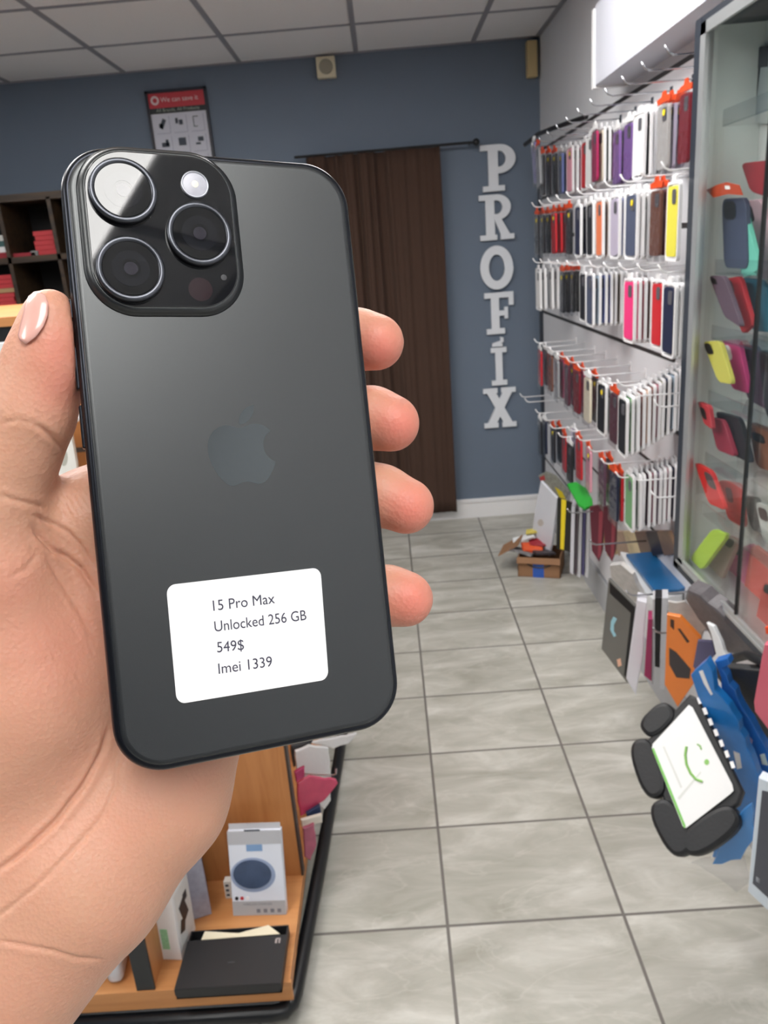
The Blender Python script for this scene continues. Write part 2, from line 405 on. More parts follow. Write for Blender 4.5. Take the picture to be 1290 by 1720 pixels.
# serif letters PROFIX running down the wall
M_LET = mat('white_letter', rgb(226, 230, 236), .5, var=.02)
def arc(cx, cy, rx, ry, a0, a1, n=20):
    return [(cx+rx*math.cos(math.radians(a0+(a1-a0)*i/n)), cy+ry*math.sin(math.radians(a0+(a1-a0)*i/n))) for i in range(n+1)]
def letter(ch, x0, x1, z0, z1, nm, label):
    t = thing(nm, label, 'wall letter', ((x0+x1)/2, YB, z0), 'white letters down the back wall')
    w, h = x1-x0, z1-z0; b = MB(); TH = .02; cnt = [0]
    def poly(P):      # P in unit square coords
        cnt[0] += 1; e_ = cnt[0]*.00025
        pts = [((p[0]-.5)*w, -TH-.003-e_, p[1]*h) for p in P]
        b.prism(pts, (0, -1, 0), TH)
    def band(out, inn):
        for i in range(len(out)-1): poly([out[i], out[i+1], inn[i+1], inn[i]])
    if ch == 'P':
        poly([(.22, 0), (.5, 0), (.5, 1), (.22, 1)]); poly([(.05, 0), (.68, 0), (.68, .12), (.05, .12)]); poly([(.0, .88), (.5, .88), (.5, 1), (.0, 1)])
        band([(.48, 1)]+arc(.52, .69, .48, .31, 90, -90)+[(.48, .38)], [(.48, .86)]+arc(.52, .69, .20, .17, 90, -90)+[(.48, .52)])
    if ch == 'R':
        poly([(.18, 0), (.44, 0), (.44, 1), (.18, 1)]); poly([(.0, 0), (.5, 0), (.5, .12), (.0, .12)]); poly([(.0, .88), (.5, .88), (.5, 1), (.0, 1)])
        band([(.42, 1)]+arc(.5, .72, .42, .28, 90, -90)+[(.42, .44)], [(.42, .87)]+arc(.5, .72, .17, .15, 90, -90)+[(.42, .57)])
        poly([(.42, .48), (.62, .48), (.92, .05), (.64, .05)]); poly([(.60, 0), (1, 0), (1, .12), (.60, .12)])
    if ch == 'O': band(arc(.5, .5, .5, .5, 0, 360, 40), arc(.5, .5, .24, .30, 0, 360, 40))
    if ch == 'F':
        poly([(.22, 0), (.5, 0), (.5, 1), (.22, 1)]); poly([(.05, 0), (.68, 0), (.68, .13), (.05, .13)]); poly([(.0, .87), (1, .87), (1, 1), (.0, 1)])
        poly([(.84, .68), (1, .68), (1, .9), (.84, .9)]); poly([(.5, .44), (.78, .44), (.78, .56), (.5, .56)]); poly([(.68, .36), (.8, .36), (.8, .64), (.68, .64)])
    if ch == 'I':
        poly([(.3, 0), (.7, 0), (.7, 1), (.3, 1)]); poly([(.05, 0), (.95, 0), (.95, .13), (.05, .13)]); poly([(.05, .87), (.95, .87), (.95, 1), (.05, 1)])
    if ch == 'X':
        poly([(.08, .06), (.36, .06), (.92, .94), (.64, .94)]); poly([(.64, .06), (.92, .06), (.36, .94), (.08, .94)])
        for a, c in ((0, 0), (.56, 0), (.0, .88), (.56, .88)): poly([(a, c), (a+.44, c), (a+.44, c+.12), (a, c+.12)])
    if ch == "'":
        poly([(.0, .35), (.2, 0), (1, .45), (1, .9), (.7, 1), (.75, .6)]); poly([(0, 0), (.9, 0), (.9, .3), (0, .25)])
    b.obj('letter_face', M_LET, t)
    return t
letter('P', .575, .765, 1.878, 2.112, 'letter_p', 'white slab serif letter P, topmost of the wall letters')
letter('R', .560, .748, 1.626, 1.862, 'letter_r', 'white slab serif letter R on the back wall below the P')
letter('O', .553, .738, 1.360, 1.596, 'letter_o', 'white letter O on the back wall between R and F')
letter('F', .570, .735, 1.112, 1.343, 'letter_f', 'white slab serif letter F on the back wall below the O')
letter("'", .606, .672, 1.040, 1.094, 'accent_mark', 'small white accent mark between the F and the I')
letter('I', .592, .692, .815, 1.034, 'letter_i', 'white slab serif letter I on the back wall above the X')
letter('X', .543, .735, .562, .798, 'letter_x', 'white slab serif letter X, lowest of the wall letters')

# long white box high on the right wall
t = thing('wall_light_box', 'long white box mounted high on the right wall above the hooks', 'wall box', (XR, 2.0, 2.1))
b = MB(); b.b2((-.125, -1.9, .0), (0, 1.03, .24)); b.obj('housing', mat('light_box_white', rgb(196, 198, 208), .55, var=.02), t)
MB().b2((-.131, 1.03, -.008), (0, 1.055, .232)).obj('end_cap', M_WHITE, t)

# ------------------------------------------------------------------ bookcase left
t = thing('bookcase', 'dark brown cubby bookcase of red boxes against the back wall', 'bookcase', (-1.95, YB-.002, 0))
Y0 = 4.3-YB
f = MB()
f.b2((-.55, Y0, 2.0), (.5, 0, 2.035)); f.b2((-.55, Y0, 1.705), (.5, 0, 1.735)); f.b2((-.55, Y0, 1.38), (.5, 0, 1.425)); f.b2((-.55, Y0, .75), (.5, 0, .78)); f.b2((-.55, Y0, 0), (.5, 0, .06))
for x in (-.55, .48): f.b2((x, Y0, 0), (x+.02, 0, 2.03))
for x in (.015, .275): f.b2((x, Y0, 1.42), (x+.02, 0, 2.01))
f.obj('frame', M_DARKWOOD, t)
MB().b2((-.55, -.012, 0), (.5, 0, 2.03)).obj('back_panel', mat('bookcase_back', rgb(18, 18, 20), .7), t)
M_RED = mat('red_carton', rgb(186, 52, 58), .55); M_DRED = mat('dark_red_carton', rgb(150, 34, 46), .55)
def boxpile(px, py_b, n, w, h, lab, z, m, d=.16, gap=.003, grp=None, jit=.006):
    p = onY(px, py_b, 4.33)
    for i in range(n):
        pos = ['lowest', 'second from the bottom', 'third from the bottom', 'fourth from the bottom', 'fifth from the bottom', 'topmost'] if n > 1 else ['']
        w_ = 'topmost' if (n > 1 and i == n-1) else pos[min(i, len(pos)-1)]
        o = MB().box((0, 0, h/2), (w, d, h), bev=.002).obj('carton', m)
        o.location = (p.x+random.uniform(-jit, jit), 4.33+d/2, z+i*(h+gap*.2))
        tag(o, lab + (', ' + w_ + ' of its stack' if n > 1 else ''), 'box', grp)
boxpile(80, 428, 5, .105, .023, 'red flat carton in the upper middle cubby', 1.7355, M_RED, grp='red cartons in the bookcase')
boxpile(43, 432, 1, .12, .018, 'red and white flat carton lying alone in the upper cubby', 1.7355, M_DRED)
boxpile(57, 428, 1, .045, .024, 'small grey carton beside the red stack in the upper cubby', 1.7355, mat('grey_carton', rgb(130, 130, 128), .6))
for k, (mm, nm_) in enumerate(((M_DRED, 'dark red'), (M_WHITE, 'white'), (mat('teal_carton', rgb(60, 96, 96), .5), 'teal'), (mat('white_carton', rgb(214, 214, 210), .5), 'pale'))):
    o = MB().box((0, 0, .014), (.12, .16, .028), bev=.002).obj('carton', mm); o.location = (-2.012, 4.42, 1.7355+k*.0285)
    tag(o, nm_+' carton at the far left of the upper cubby row', 'box')
boxpile(17, 530, 6, .09, .022, 'red carton in the lower left cubby', 1.4255, M_RED, grp='red cartons in the bookcase')
o = MB().box((0, 0, .011), (.14, .16, .022), bev=.002).obj('carton', mat('tan_carton', rgb(170, 140, 100), .6)); o.location = (-2.012, 4.42, 1.4255+6*.0228); tag(o, 'tan carton lying between the red stacks in the lower left cubby', 'box')
for k in range(3):
    o = MB().box((0, 0, .011), (.11, .16, .022), bev=.002).obj('carton', M_RED); o.location = (-2.01, 4.42, 1.4255+7*.0228+k*.0228)
    tag(o, 'red carton above the tan one in the lower left cubby, '+('lowest', 'middle', 'topmost')[k]+' of three', 'box', 'red cartons in the bookcase')
o = MB().box((0, 0, .02), (.12, .16, .04), bev=.002).obj('carton', M_DRED); o.location = (-1.57, 4.42, 1.4255); tag(o, 'dark red carton in the lower cubby right of the thumb tip', 'box')

# ------------------------------------------------------------------ wooden island display
t = thing('display_island', 'cherry wood display island with black base in the left foreground', 'display island', (-.75, 1.3, 0))
def L(x, y, z): return Vector((x+.75, y-1.3, z))
f = MB(); f.b2(L(-1.3, 1.315, .085), L(-.318, 2.42, .12)); f.obj('deck', M_WOODX, t)
MB().b2(L(-1.3, 1.307, .07), L(-.315, 1.315, .121)).obj('front_lip', M_WOODX, t)
b = MB(); b.box(L(-.83, 1.88, .03), (.98, 1.14, .06), bev=.02, seg=3); b.obj('base', M_BLACKRUB, t)
MB().tube([L(-1.32, 1.305, .042), L(-.365, 1.301, .042), L(-.338, 1.306, .042), L(-.325, 1.322, .042), L(-.319, 1.35, .042), L(-.29, 1.75, .042), L(-.262, 2.24, .042), L(-.255, 2.44, .042)], .018, 12).obj('bumper', M_BLACKRUB, t, smooth=True)
MB().b2(L(-.80, 1.62, .12), L(-.322, 1.64, .95)).obj('back_panel', M_WOOD, t)
MB().b2(L(-.322, 1.618, .12), L(-.316, 1.642, .95)).obj('edge_strip', mat('dark_edging', rgb(58, 48, 44), .5), t)
MB().b2(L(-.654, 1.316, .12), L(-.618, 1.62, .60)).obj('divider', M_WOOD, t)
MB().b2(L(-.656, 1.310, .12), L(-.616, 1.316, .60)).obj('divider_trim', mat('black_trim', rgb(34, 37, 40), .5), t)
MB().b2(L(-1.28, 1.64, .12), L(-.40, 2.38, .95)).obj('core', M_WOOD, t)
MB().b2(L(-1.28, 1.64, .95), L(-.50, 2.38, 1.5)).obj('upper_core', M_WOOD, t)
MB().b2(L(-1.30, 1.60, 1.535), L(-.45, 2.40, 1.553)).obj('top_edge', M_WOODX, t)
MB().b2(L(-1.30, 1.605, 1.50), L(-.45, 2.39, 1.535)).obj('black_band', M_BLACK, t)
MB().b2(L(-1.28, 1.638, 1.262), L(-.50, 1.6405, 1.272)).obj('groove', mat('groove_brown', rgb(80, 70, 62), .6), t)

# goods on the island deck
def slab(name, pts, P0, n, th, m, parent=None, bev=0, inv=None):
    n = Vector(n).normalized()
    if n.dot(C0-Vector(P0)) < 0: n = -n
    P = [onplane(x, y, P0, n) for x, y in pts]
    if inv is not None: P = [inv @ p for p in P]
    nn = n if inv is None else (inv.to_3x3() @ n)
    return MB().prism(P, nn, th, bev).obj(name, m, parent)
DZ = .1205
# wireless charger carton leaning
def rectbox(name, label, cat, P0, ex, ey, w, h, d, m, group=None):
    """box whose front lower-left corner is P0, front face spanned by ex (w) and ey (h)"""
    ex = Vector(ex).normalized(); ey = Vector(ey); ey = (ey-ex*ey.dot(ex)).normalized(); ez = ex.cross(ey)
    M = Matrix((ex, ey, ez)).transposed().to_4x4(); M.translation = Vector(P0)
    t = thing(name, label, cat, M=M, group=group)
    MB().b2((0, 0, -d), (w, h, 0), bev=.0012).obj('carton', m, t)
    return t, M
pA = onY(392, 1536, 1.46); pB = onY(481, 1536, 1.46)
pA.z = pB.z = DZ
pA = onZ(392, 1538, DZ); pB = onZ(481, 1536, DZ); w = (pB-pA).length
lean = Vector((0, .26, .97)).normalized()
h = .185
for hh in [x*.002 for x in range(60, 160)]:
    if pr(pA+lean*hh)[1] < 1398: h = hh; break
M_CARD = mat('white_blue_carton', rgb(226, 232, 244), .4)
t, M = rectbox('charger_box', 'white wireless charger box showing a dark disc, standing on the wood deck', 'box', pA, pB-pA, lean, w, h, .02, M_CARD)
MB().b2((0.002, h, -.012), (w-.002, h+.014, -.010)).obj('hang_tab', mat('grey_tab', rgb(190, 190, 194), .4), t)
MB().b2((w*.32, h*.995, .0), (w*.62, h+.003, .0006)).obj('hang_slot', pd, t)
MB().b2((0, h*.84, -.0001), (w, h, .0005)).obj('top_band', mat('grey_band', rgb(186, 188, 194), .4), t)
MB().b2((0, 0, -.0001), (w, h*.17, .0005)).obj('bottom_band', mat('grey_band2', rgb(176, 178, 182), .4), t)
MB().b2((w*.34, h*.76, 0), (w*.64, h*.84, .0006)).obj('brand_patch', mat('blue_patch', rgb(130, 164, 206), .4), t)
MB().lathe([(0, .0016), (w*.345, .0016), (w*.36, .001), (w*.42, .0008), (w*.42, 0)], 40, Matrix.Translation((w*.43, h*.48, 0)) @ Matrix.Diagonal((1, .78, 1, 1))).obj('disc_rim', mat('disc_rim', rgb(150, 166, 196), .3), t)
MB().lathe([(0, .0022), (w*.36, .0022), (w*.36, .001)], 40, Matrix.Translation((w*.42, h*.49, 0)) @ Matrix.Diagonal((1, .76, 1, 1))).obj('charger_picture', mat('disc_dark', rgb(66, 82, 110), .25, var=.5, vscale=22), t)
for k, c in enumerate(((30, 30, 34), (190, 60, 66), (240, 240, 244))):
    MB().lathe([(0, .001), (w*.035, .001), (w*.035, 0)], 12, Matrix.Translation((w*(.09+.1*k), h*.205, 0))).obj('colour_dot', mat('dot%d' % k, rgb(*c), .4), t)
IM = M.inverted()
text_mesh('WIRELESS CHARGER', M @ Vector((w*.2, h*.12, .0008)), M @ Vector((w*.75, h*.12, .0008)), M.to_3x3() @ Vector((0, 1, 0)), mat('grey_text', rgb(120, 124, 134), .5), t, inv=IM)
for k in range(4):
    MB().b2((w*(.45+.13*k), h*.03, .0005), (w*(.52+.13*k), h*.075, .0008)).obj('icon', mat('grey_text', rgb(120, 124, 134), .5), t)
# small white carton behind it
q0 = onZ(378, 1515, DZ)
t, M = rectbox('small_carton', 'small white carton peeking out behind the charger box', 'box', (q0.x, q0.y+.01, DZ), (1, 0, 0), (0, .05, 1), .05, .05, .02, mat('offwhite_carton', rgb(216, 214, 208), .5))
for k in range(3): MB().b2((.004, .008+.014*k, 0), (.012, .014+.014*k, .0006)).obj('icon', pd, t)
# black open gift box
ps = [onZ(299, 1672, DZ), onZ(473, 1674, DZ)]
x0, x1 = ps[0].x, ps[1].x; y0 = (ps[0].y+ps[1].y)/2
yb = onZ(480, 1552, DZ+.03).y
t = thing('black_gift_box', 'black card box with open back end and paper inside on the deck', 'box', ((x0+x1)/2, y0, DZ))
wq = (x1-x0)/2; hq = .027; dq = yb-y0
MKB = mat('black_card', rgb(30, 31, 34), .5)
MB().b2((-wq, 0, 0), (wq, dq, .003)).b2((-wq, 0, 0), (-wq+.003, dq, hq)).b2((wq-.003, 0, 0), (wq, dq, hq)).b2((-wq, 0, 0), (wq, .003, hq)).b2((-wq, dq-.003, 0), (wq, dq, hq)).obj('tray', MKB, t)
MB().b2((-wq-.001, -.001, hq), (wq+.001, dq*.80, hq+.003)).b2((-wq-.001, -.002, hq*.45), (wq+.001, 0, hq+.002)).obj('lid', MKB, t)
pp = MB(); pp.prism([(-wq*.75, dq*.84, hq-.002), (-wq*.70, dq*.95, hq+.005), (wq*.0, dq*.90, hq+.001), (wq*.6, dq*.97, hq+.008), (wq*.85, dq*.85, hq-.001)], (0, -.2, 1), .002)
pp.obj('paper', mat('cream_paper', rgb(226, 216, 190), .7), t)
MB().b2((wq*.78, dq*.66, hq+.003), (wq*.82, dq*.74, hq+.0036)).b2((wq*.85, dq*.66, hq+.003), (wq*.88, dq*.75, hq+.0036)).b2((wq*.80, dq*.73, hq+.003), (wq*.87, dq*.75, hq+.0036)).obj('emblem', mat('silver_print', rgb(170, 160, 158), .4), t)
MB().b2((-.01, dq*.37, hq+.003), (.005, dq*.385, hq+.0034)).obj('centre_mark', mat('faint_print', rgb(70, 72, 76), .5), t)
# white carton with green writing, standing askew
pf = onZ(306, 1613, DZ); pl = onZ(262, 1611, DZ)
exx = Vector((pf.x-pl.x, pf.y-pl.y, 0))
t, M = rectbox('white_carton', 'white carton with green printing and a black gadget picture, standing by the black divider', 'box', pl, exx, (0.0, .05, 1), exx.length, .19, .09, M_WHITE)
e1 = exx.length
MB().b2((e1*.35, .03, 0), (e1*.62, .085, .0006)).obj('green_print', mat('green_print', rgb(150, 206, 164), .5, var=.3, vscale=200), t)
MB().b2((e1, .02, -.085), (e1+.0007, .165, -.01)).obj('side_print', mat('side_white', rgb(222, 222, 220), .4), t)
MB().box((e1+.001, .10, -.045), (.001, .055, .03), Matrix.Rotation(.3, 3, 'X')).box((e1+.001, .07, -.03), (.001, .03, .025), Matrix.Rotation(-.4, 3, 'X')).box((e1+.001, .125, -.06), (.001, .02, .02)).obj('gadget_picture', mat('black_print', rgb(34, 34, 40), .4), t)
# clear plastic retail box behind
pf = onZ(345, 1545, DZ)
t, M = rectbox('clear_retail_box', 'clear grey retail box between the white carton and the charger box', 'box', (pf.x-.035, pf.y, DZ), (1, .35, 0), (0, .02, 1), .05, .17, .10, mat('grey_retail', rgb(168, 168, 184), .2, var=.25, vscale=60, coat=.5))
MB().b2((.05, .01, -.095), (.0508, .15, -.005)).obj('side_window', mat('retail_side', rgb(120, 124, 146), .15, var=.6, vscale=70), t)
MB().b2((.052, .05, -.08), (.0525, .12, -.05)).b2((.052, .03, -.045), (.0525, .08, -.025)).obj('contents_picture', mat('retail_dark', rgb(54, 56, 72), .3), t)
# bubble packs left of the divider
for k, (px, lab) in enumerate(((160, 'white bubble pack, left one of two left of the black divider'), (194, 'white bubble pack, right one of two against the black divider'))):
    p = onZ(px, 1655, DZ)
    b = MB(); b.box((0, .06, .075), (.036, .12, .15), bev=.014, seg=3)
    o = b.obj('bubble_pack', mat('bubble_wrap', rgb(206, 212, 222), .25, var=.2, bump=.8, bscale=90, coat=.4), smooth=True)
    o.location = (p.x, p.y, DZ); o.rotation_euler = (0, .05, .12); tag(o, lab, 'pouch', 'bubble packs by the divider')

# goods hanging on the island's right side (plane X = -.31)
def jag(pts, amp=2.2, step=14):
    """soft crumpled outline: extra points along each edge, slightly displaced"""
    rr = random.Random(int(abs(pts[0][0]*7+pts[0][1])))
    out = []
    for (a, b), (c, d) in zip(pts, pts[1:]+pts[:1]):
        L_ = math.hypot(c-a, d-b); k = max(1, int(L_/step))
        for i in range(k):
            t_ = i/k; o_ = rr.uniform(-amp, amp) if i else 0
            out.append((a+(c-a)*t_-(d-b)/max(L_, 1)*o_, b+(d-b)*t_+(c-a)/max(L_, 1)*o_))
    return out
def pouch(name, pts, P0, n, th, m, label, cat, film=False, group=None, bev=.003):
    if cat in ('bag', 'pouch'): pts = jag(pts, 1.2, 9)
    o = slab(name, pts, P0, n, th, m, bev=bev)
    tag(o, label, cat, group)
    return o
def center_origin(o):
    me = o.data
    c = sum((v.co for v in me.vertices), Vector())/len(me.vertices)
    me.transform(Matrix.Translation(-c)); o.location = c
    return o
M_WPOLY = mat('white_poly_bag', rgb(226, 228, 230), .3, var=.06, bump=.6, bscale=30, coat=.3)
M_PINKB = mat('pink_shiny_bag', rgb(206, 70, 106), .25, var=.25, vscale=30, bump=.6, bscale=40, coat=.4)
side = [('pouch', [(496, 1262), (520, 1252), (552, 1256), (556, 1300), (556, 1345), (545, 1360), (520, 1340), (500, 1310)], M_WPOLY, 'white pouch hanging on the right side of the island', 'pouch', 1.88),
        ('pouch', [(489, 1252), (528, 1240), (508, 1274), (494, 1290)], mat('dark_pouch', rgb(60, 62, 66), .4), 'dark pouch under the phone corner on the island side', 'pouch', 1.90),
        ('pouch', [(520, 1248), (600, 1232), (585, 1250), (560, 1258), (545, 1252)], M_WPOLY, 'white wrap sticking out under the phone edge above the aisle', 'pouch', 2.02),
        ('pouch', [(500, 1316), (520, 1304), (565, 1310), (568, 1316), (545, 1345), (505, 1372), (500, 1340)], M_PINKB, 'crumpled pink bag hanging on the island side', 'bag', 1.80),
        ('pouch', [(495, 1298), (512, 1288), (512, 1305), (498, 1315)], mat('magenta_bag', rgb(176, 50, 100), .3), 'small magenta bag above the crumpled pink bag', 'bag', 1.79),
        ('pouch', [(515, 1366), (538, 1352), (541, 1372), (518, 1384)], mat('navy_card', rgb(30, 50, 88), .4), 'navy card under the pink bag', 'card', 1.78),
        ('pouch', [(506, 1378), (541, 1368), (542, 1382), (508, 1390)], mat('ivory_box', rgb(226, 220, 208), .5), 'ivory carton edge below the navy card', 'box', 1.75),
        ('pouch', [(509, 1392), (528, 1384), (532, 1420), (522, 1446), (512, 1440)], mat('mauve_bag', rgb(170, 90, 112), .3, var=.4, vscale=40), 'mauve bag low on the island side', 'bag', 1.70)]
for i, (nm_, pts, m_, lab, cat, y_) in enumerate(side):
    d = .006+.002*i
    o = pouch(nm_, pts, (-.31, y_, .4), (.35, -1, .25), .012, m_, lab, cat); center_origin(o)
p = onplane(560, 1302, (-.31, 1.82, .4), (.35, -1, .25))
o = MB().tube([p+Vector((-.10, .02, 0)), p, p+Vector((.008, 0, .004)), p+Vector((.010, 0, .022))], .0022).obj('display_hook', M_CHROME); tag(o, 'wire hook sticking out over the crumpled pink bag', 'hook')

# things on top of the island, seen left of the thumb and in the thumb gap
o = MB().b2((-.80, 1.585, 1.20), (-.725, 1.60, 1.33)).obj('price_card', mat('price_card_white', rgb(236, 234, 228), .5, var=.02))
me = o.data
tg = thing('hanging_package', 'white package with grey oval print seen between thumb and phone', 'package', (0, 0, 0))
bpy.data.objects.remove(o)
P0 = (-.7, 1.60, 1.25)
def loc(px, py): return onplane(px, py, P0, (0, 1, 0))
c = loc(100, 760); tg.location = c; ti = Matrix.Translation(-c)
slab('card', [(60, 712), (116, 712), (128, 780), (132, 830), (60, 850)], P0, (0, 1, 0), .012, mat('price_card_white', rgb(236, 234, 228), .5, var=.02), tg, inv=ti)
E_ = [(107+6.5*math.cos(a*.39), 769+14*math.sin(a*.39)) for a in range(16)]
slab('oval_print', E_, (-.7, 1.5994, 1.25), (0, 1, 0), .0005, mat('grey_oval', rgb(186, 184, 174), .5), tg, inv=ti)
slab('blue_print', [(91, 784), (100, 781), (101, 786), (93, 791)], (-.7, 1.5994, 1.25), (0, 1, 0), .0005, mat('slate_print', rgb(130, 140, 160), .5), tg, inv=ti)
slab('dash_print', [(108, 728), (115, 724), (115, 727), (109, 730)], (-.7, 1.5994, 1.25), (0, 1, 0), .0005, pd, tg, inv=ti)
P1 = (-.7, 1.615, 1.25)
o = MB().tube([onplane(112, 690, P1, (0, 1, 0)), onplane(136, 686, P1, (0, 1, 0)), onplane(136, 697, P1, (0, 1, 0)), onplane(130, 706, P1, (0, 1, 0)), onplane(120, 709, P1, (0, 1, 0)), onplane(105, 709, P1, (0, 1, 0))], .0035, 10).obj('white_cable', M_WHWIRE, smooth=True)
tag(o, 'looped white cable over the orange wood beside the phone edge', 'cable')
o = slab('pouch', [(-20, 578), (14, 574), (22, 585), (10, 612), (-20, 625)], (-.8, 1.58, 1.5), (0, 1, 0), .01, M_WPOLY, bev=.002); center_origin(o)
tag(o, 'white shiny pouch left of the thumb below the black band', 'pouch')

# ------------------------------------------------------------------ slat wall
XS = .895
t = thing('slat_wall', 'white slat wall with dark grooves along the right wall', 'slat wall', (XR, 3.0, 0))
zs = [.14, .36, .60, .84, 1.0, 1.22, 1.42, 1.62, 1.82, 2.06]
s = MB(); gr = MB()
for a, b_ in zip(zs, zs[1:]):
    s.b2((XS-XR, -1.9, a+.008), (-.0005, 1.60, b_-.008)); gr.b2((XS-XR+.003, -1.9, b_-.008), (-.0005, 1.60, b_+.008))
s.obj('slats', M_SLAT, t); gr.obj('groove_strips', M_GROOVE, t)
MB().b2((XS-XR-.01, -1.9, .0), (-.0005, 1.60, .14)).obj('kick_board', mat('grey_base', rgb(178, 180, 184), .5), t)
MB().b2((XS-XR-.02, 1.585, .0), (-.0005, 1.60, 2.07)).obj('end_trim', mat('dark_trim', rgb(48, 54, 64), .4), t)

# --- phone case packs
PKW, PKH = .100, .205
def colmat(c):
    return mat('case_%d_%d_%d' % c, rgb(*c), .45, var=.04, coat=.1)
_pk = {}
def pack_meshes(kind):
    if kind in _pk: return _pk[kind]
    d = {}
    def ring(w, h, r, t_, th, z0):
        b = MB(); O = rrect(w, h, r); I = rrect(w-2*t_, h-2*t_, max(r-t_, .002))
        n = len(O)
        for i in range(n):
            j = (i+1) % n
            for x0, x1 in ((-th/2, th/2),):
                o0, o1, i0, i1 = O[i], O[j], I[i], I[j]
                V = [(x0, o0[0], z0+o0[1]), (x0, o1[0], z0+o1[1]), (x0, i1[0], z0+i1[1]), (x0, i0[0], z0+i0[1])]
                V2 = [(x1,)+v[1:] for v in V]
                b.sheet(V+V2, [(0, 1, 2, 3), (7, 6, 5, 4), (0, 4, 5, 1), (2, 6, 7, 3)])
        return b
    h = .184; zc = -.022-h/2
    b = MB(); b.prism([(-.0052, y, zc+z) for y, z in rrect(.080, .166, .013)], (-1, 0, 0), .0085, bev=.0012); d['case'] = b.mesh('case')
    b = MB(); b.prism([(-.0068, -.016+y, zc+.058+z) for y, z in rrect(.030, .034, .008)], (-1, 0, 0), .002); d['camera_window'] = b.mesh('camera_window')
    if kind == 'white':
        b = ring(PKW, h+.004, .014, .0065, .0085, zc)
        b.prism([(-.003, y, -.014+z) for y, z in rrect(.034, .02, .006)], (-1, 0, 0), .005); d['frame'] = b.mesh('frame')
    else:
        b = MB(); b.prism([(-.004, y, -.012+z) for y, z in ((-.044, -.014), (.044, -.014), (.050, .0), (.016, .004), (.010, .016), (-.010, .016), (-.016, .004), (-.050, .0))], (-1, 0, 0), .004); d['header_card'] = b.mesh('header_card')
        b = MB(); b.sheet([(-.0075, -.044, -.024), (-.0075, .044, -.024), (-.0075, .048, -.212), (-.0075, -.048, -.212)], [(0, 1, 2, 3)]); d['film'] = b.mesh('film')
    b = MB(); b.lathe([(0, .0012), (.0085, .0012), (.0085, 0)], 14, Matrix.Translation((-.0078, -.016, -.052)) @ Matrix.Rotation(-math.pi/2, 4, 'Y')); d['sticker'] = b.mesh('sticker')
    _pk[kind] = d
    return d
_cm = {}
def shared(me, m):
    k = (me.name, m.name)
    if k not in _cm:
        c = me.copy(); c.materials.clear(); c.materials.append(m); _cm[k] = c
    return _cm[k]
NAMES = {'lav': ((150, 146, 200), 'lavender'), 'gry': ((150, 152, 156), 'grey'), 'blk': ((28, 30, 36), 'black'), 'blu': ((112, 124, 180), 'periwinkle'), 'pnk': ((226, 160, 176), 'pink'),
         'wht': ((226, 226, 226), 'white'), 'red': ((196, 34, 44), 'red'), 'mag': ((170, 36, 88), 'magenta'), 'crm': ((226, 218, 196), 'cream'), 'dgn': ((36, 52, 50), 'dark green'),
         'pur': ((128, 94, 160), 'purple'), 'nvy': ((34, 40, 66), 'navy'), 'lil': ((178, 170, 190), 'pale lilac'), 'drd': ((120, 26, 40), 'dark red'), 'tau': ((150, 140, 132), 'taupe'),
         'org': ((228, 126, 84), 'coral orange'), 'slt': ((78, 86, 108), 'slate'), 'brn': ((112, 74, 62), 'brown'), 'mrn': ((84, 36, 52), 'maroon'), 'yel': ((222, 214, 78), 'yellow'),
         'hpk': ((236, 62, 128), 'hot pink'), 'crs': ((176, 28, 62), 'crimson'), 'ice': ((186, 206, 224), 'ice blue'), 'grn': ((108, 160, 110), 'green'), 'pch': ((232, 196, 170), 'peach'),
         'olv': ((164, 168, 92), 'olive'), 'mau': ((94, 66, 84), 'mauve'), 'clr': ((176, 174, 172), 'clear'), 'rbn': ((150, 92, 84), 'reddish brown'), 'tea': ((86, 150, 136), 'teal')}
ROWN = ['top', 'second', 'third', 'fourth', 'lowest']
packs = []
def make_pack(kind, code, X, Y, z, rx=0, ry=0, rz=0, yel=False, sc=1.0):
    d = pack_meshes(kind); c, cn = NAMES[code]
    M = Matrix.Translation((X, Y, z)) @ Matrix.Rotation(rz, 4, 'Z') @ Matrix.Rotation(rx, 4, 'X') @ Matrix.Rotation(ry, 4, 'Y') @ Matrix.Scale(sc, 4)
    t = empty('phone_case_pack', M=M)
    link('case', shared(d['case'], colmat(c)), None, t)
    link('camera_window', shared(d['camera_window'], mat('window_grey', rgb(90, 90, 96), .3)), None, t)
    if kind == 'white': link('frame', shared(d['frame'], mat('pack_white', rgb(238, 238, 240), .35, var=.02)), None, t)
    else:
        link('header_card', shared(d['header_card'], M_ORANGE if kind == 'orange' else M_WHITE), None, t)
        link('film', shared(d['film'], M_FILM), None, t)
    if yel: link('sticker', shared(d['sticker'], M_YEL), None, t)
    t['category'] = 'phone case'
    return t, cn
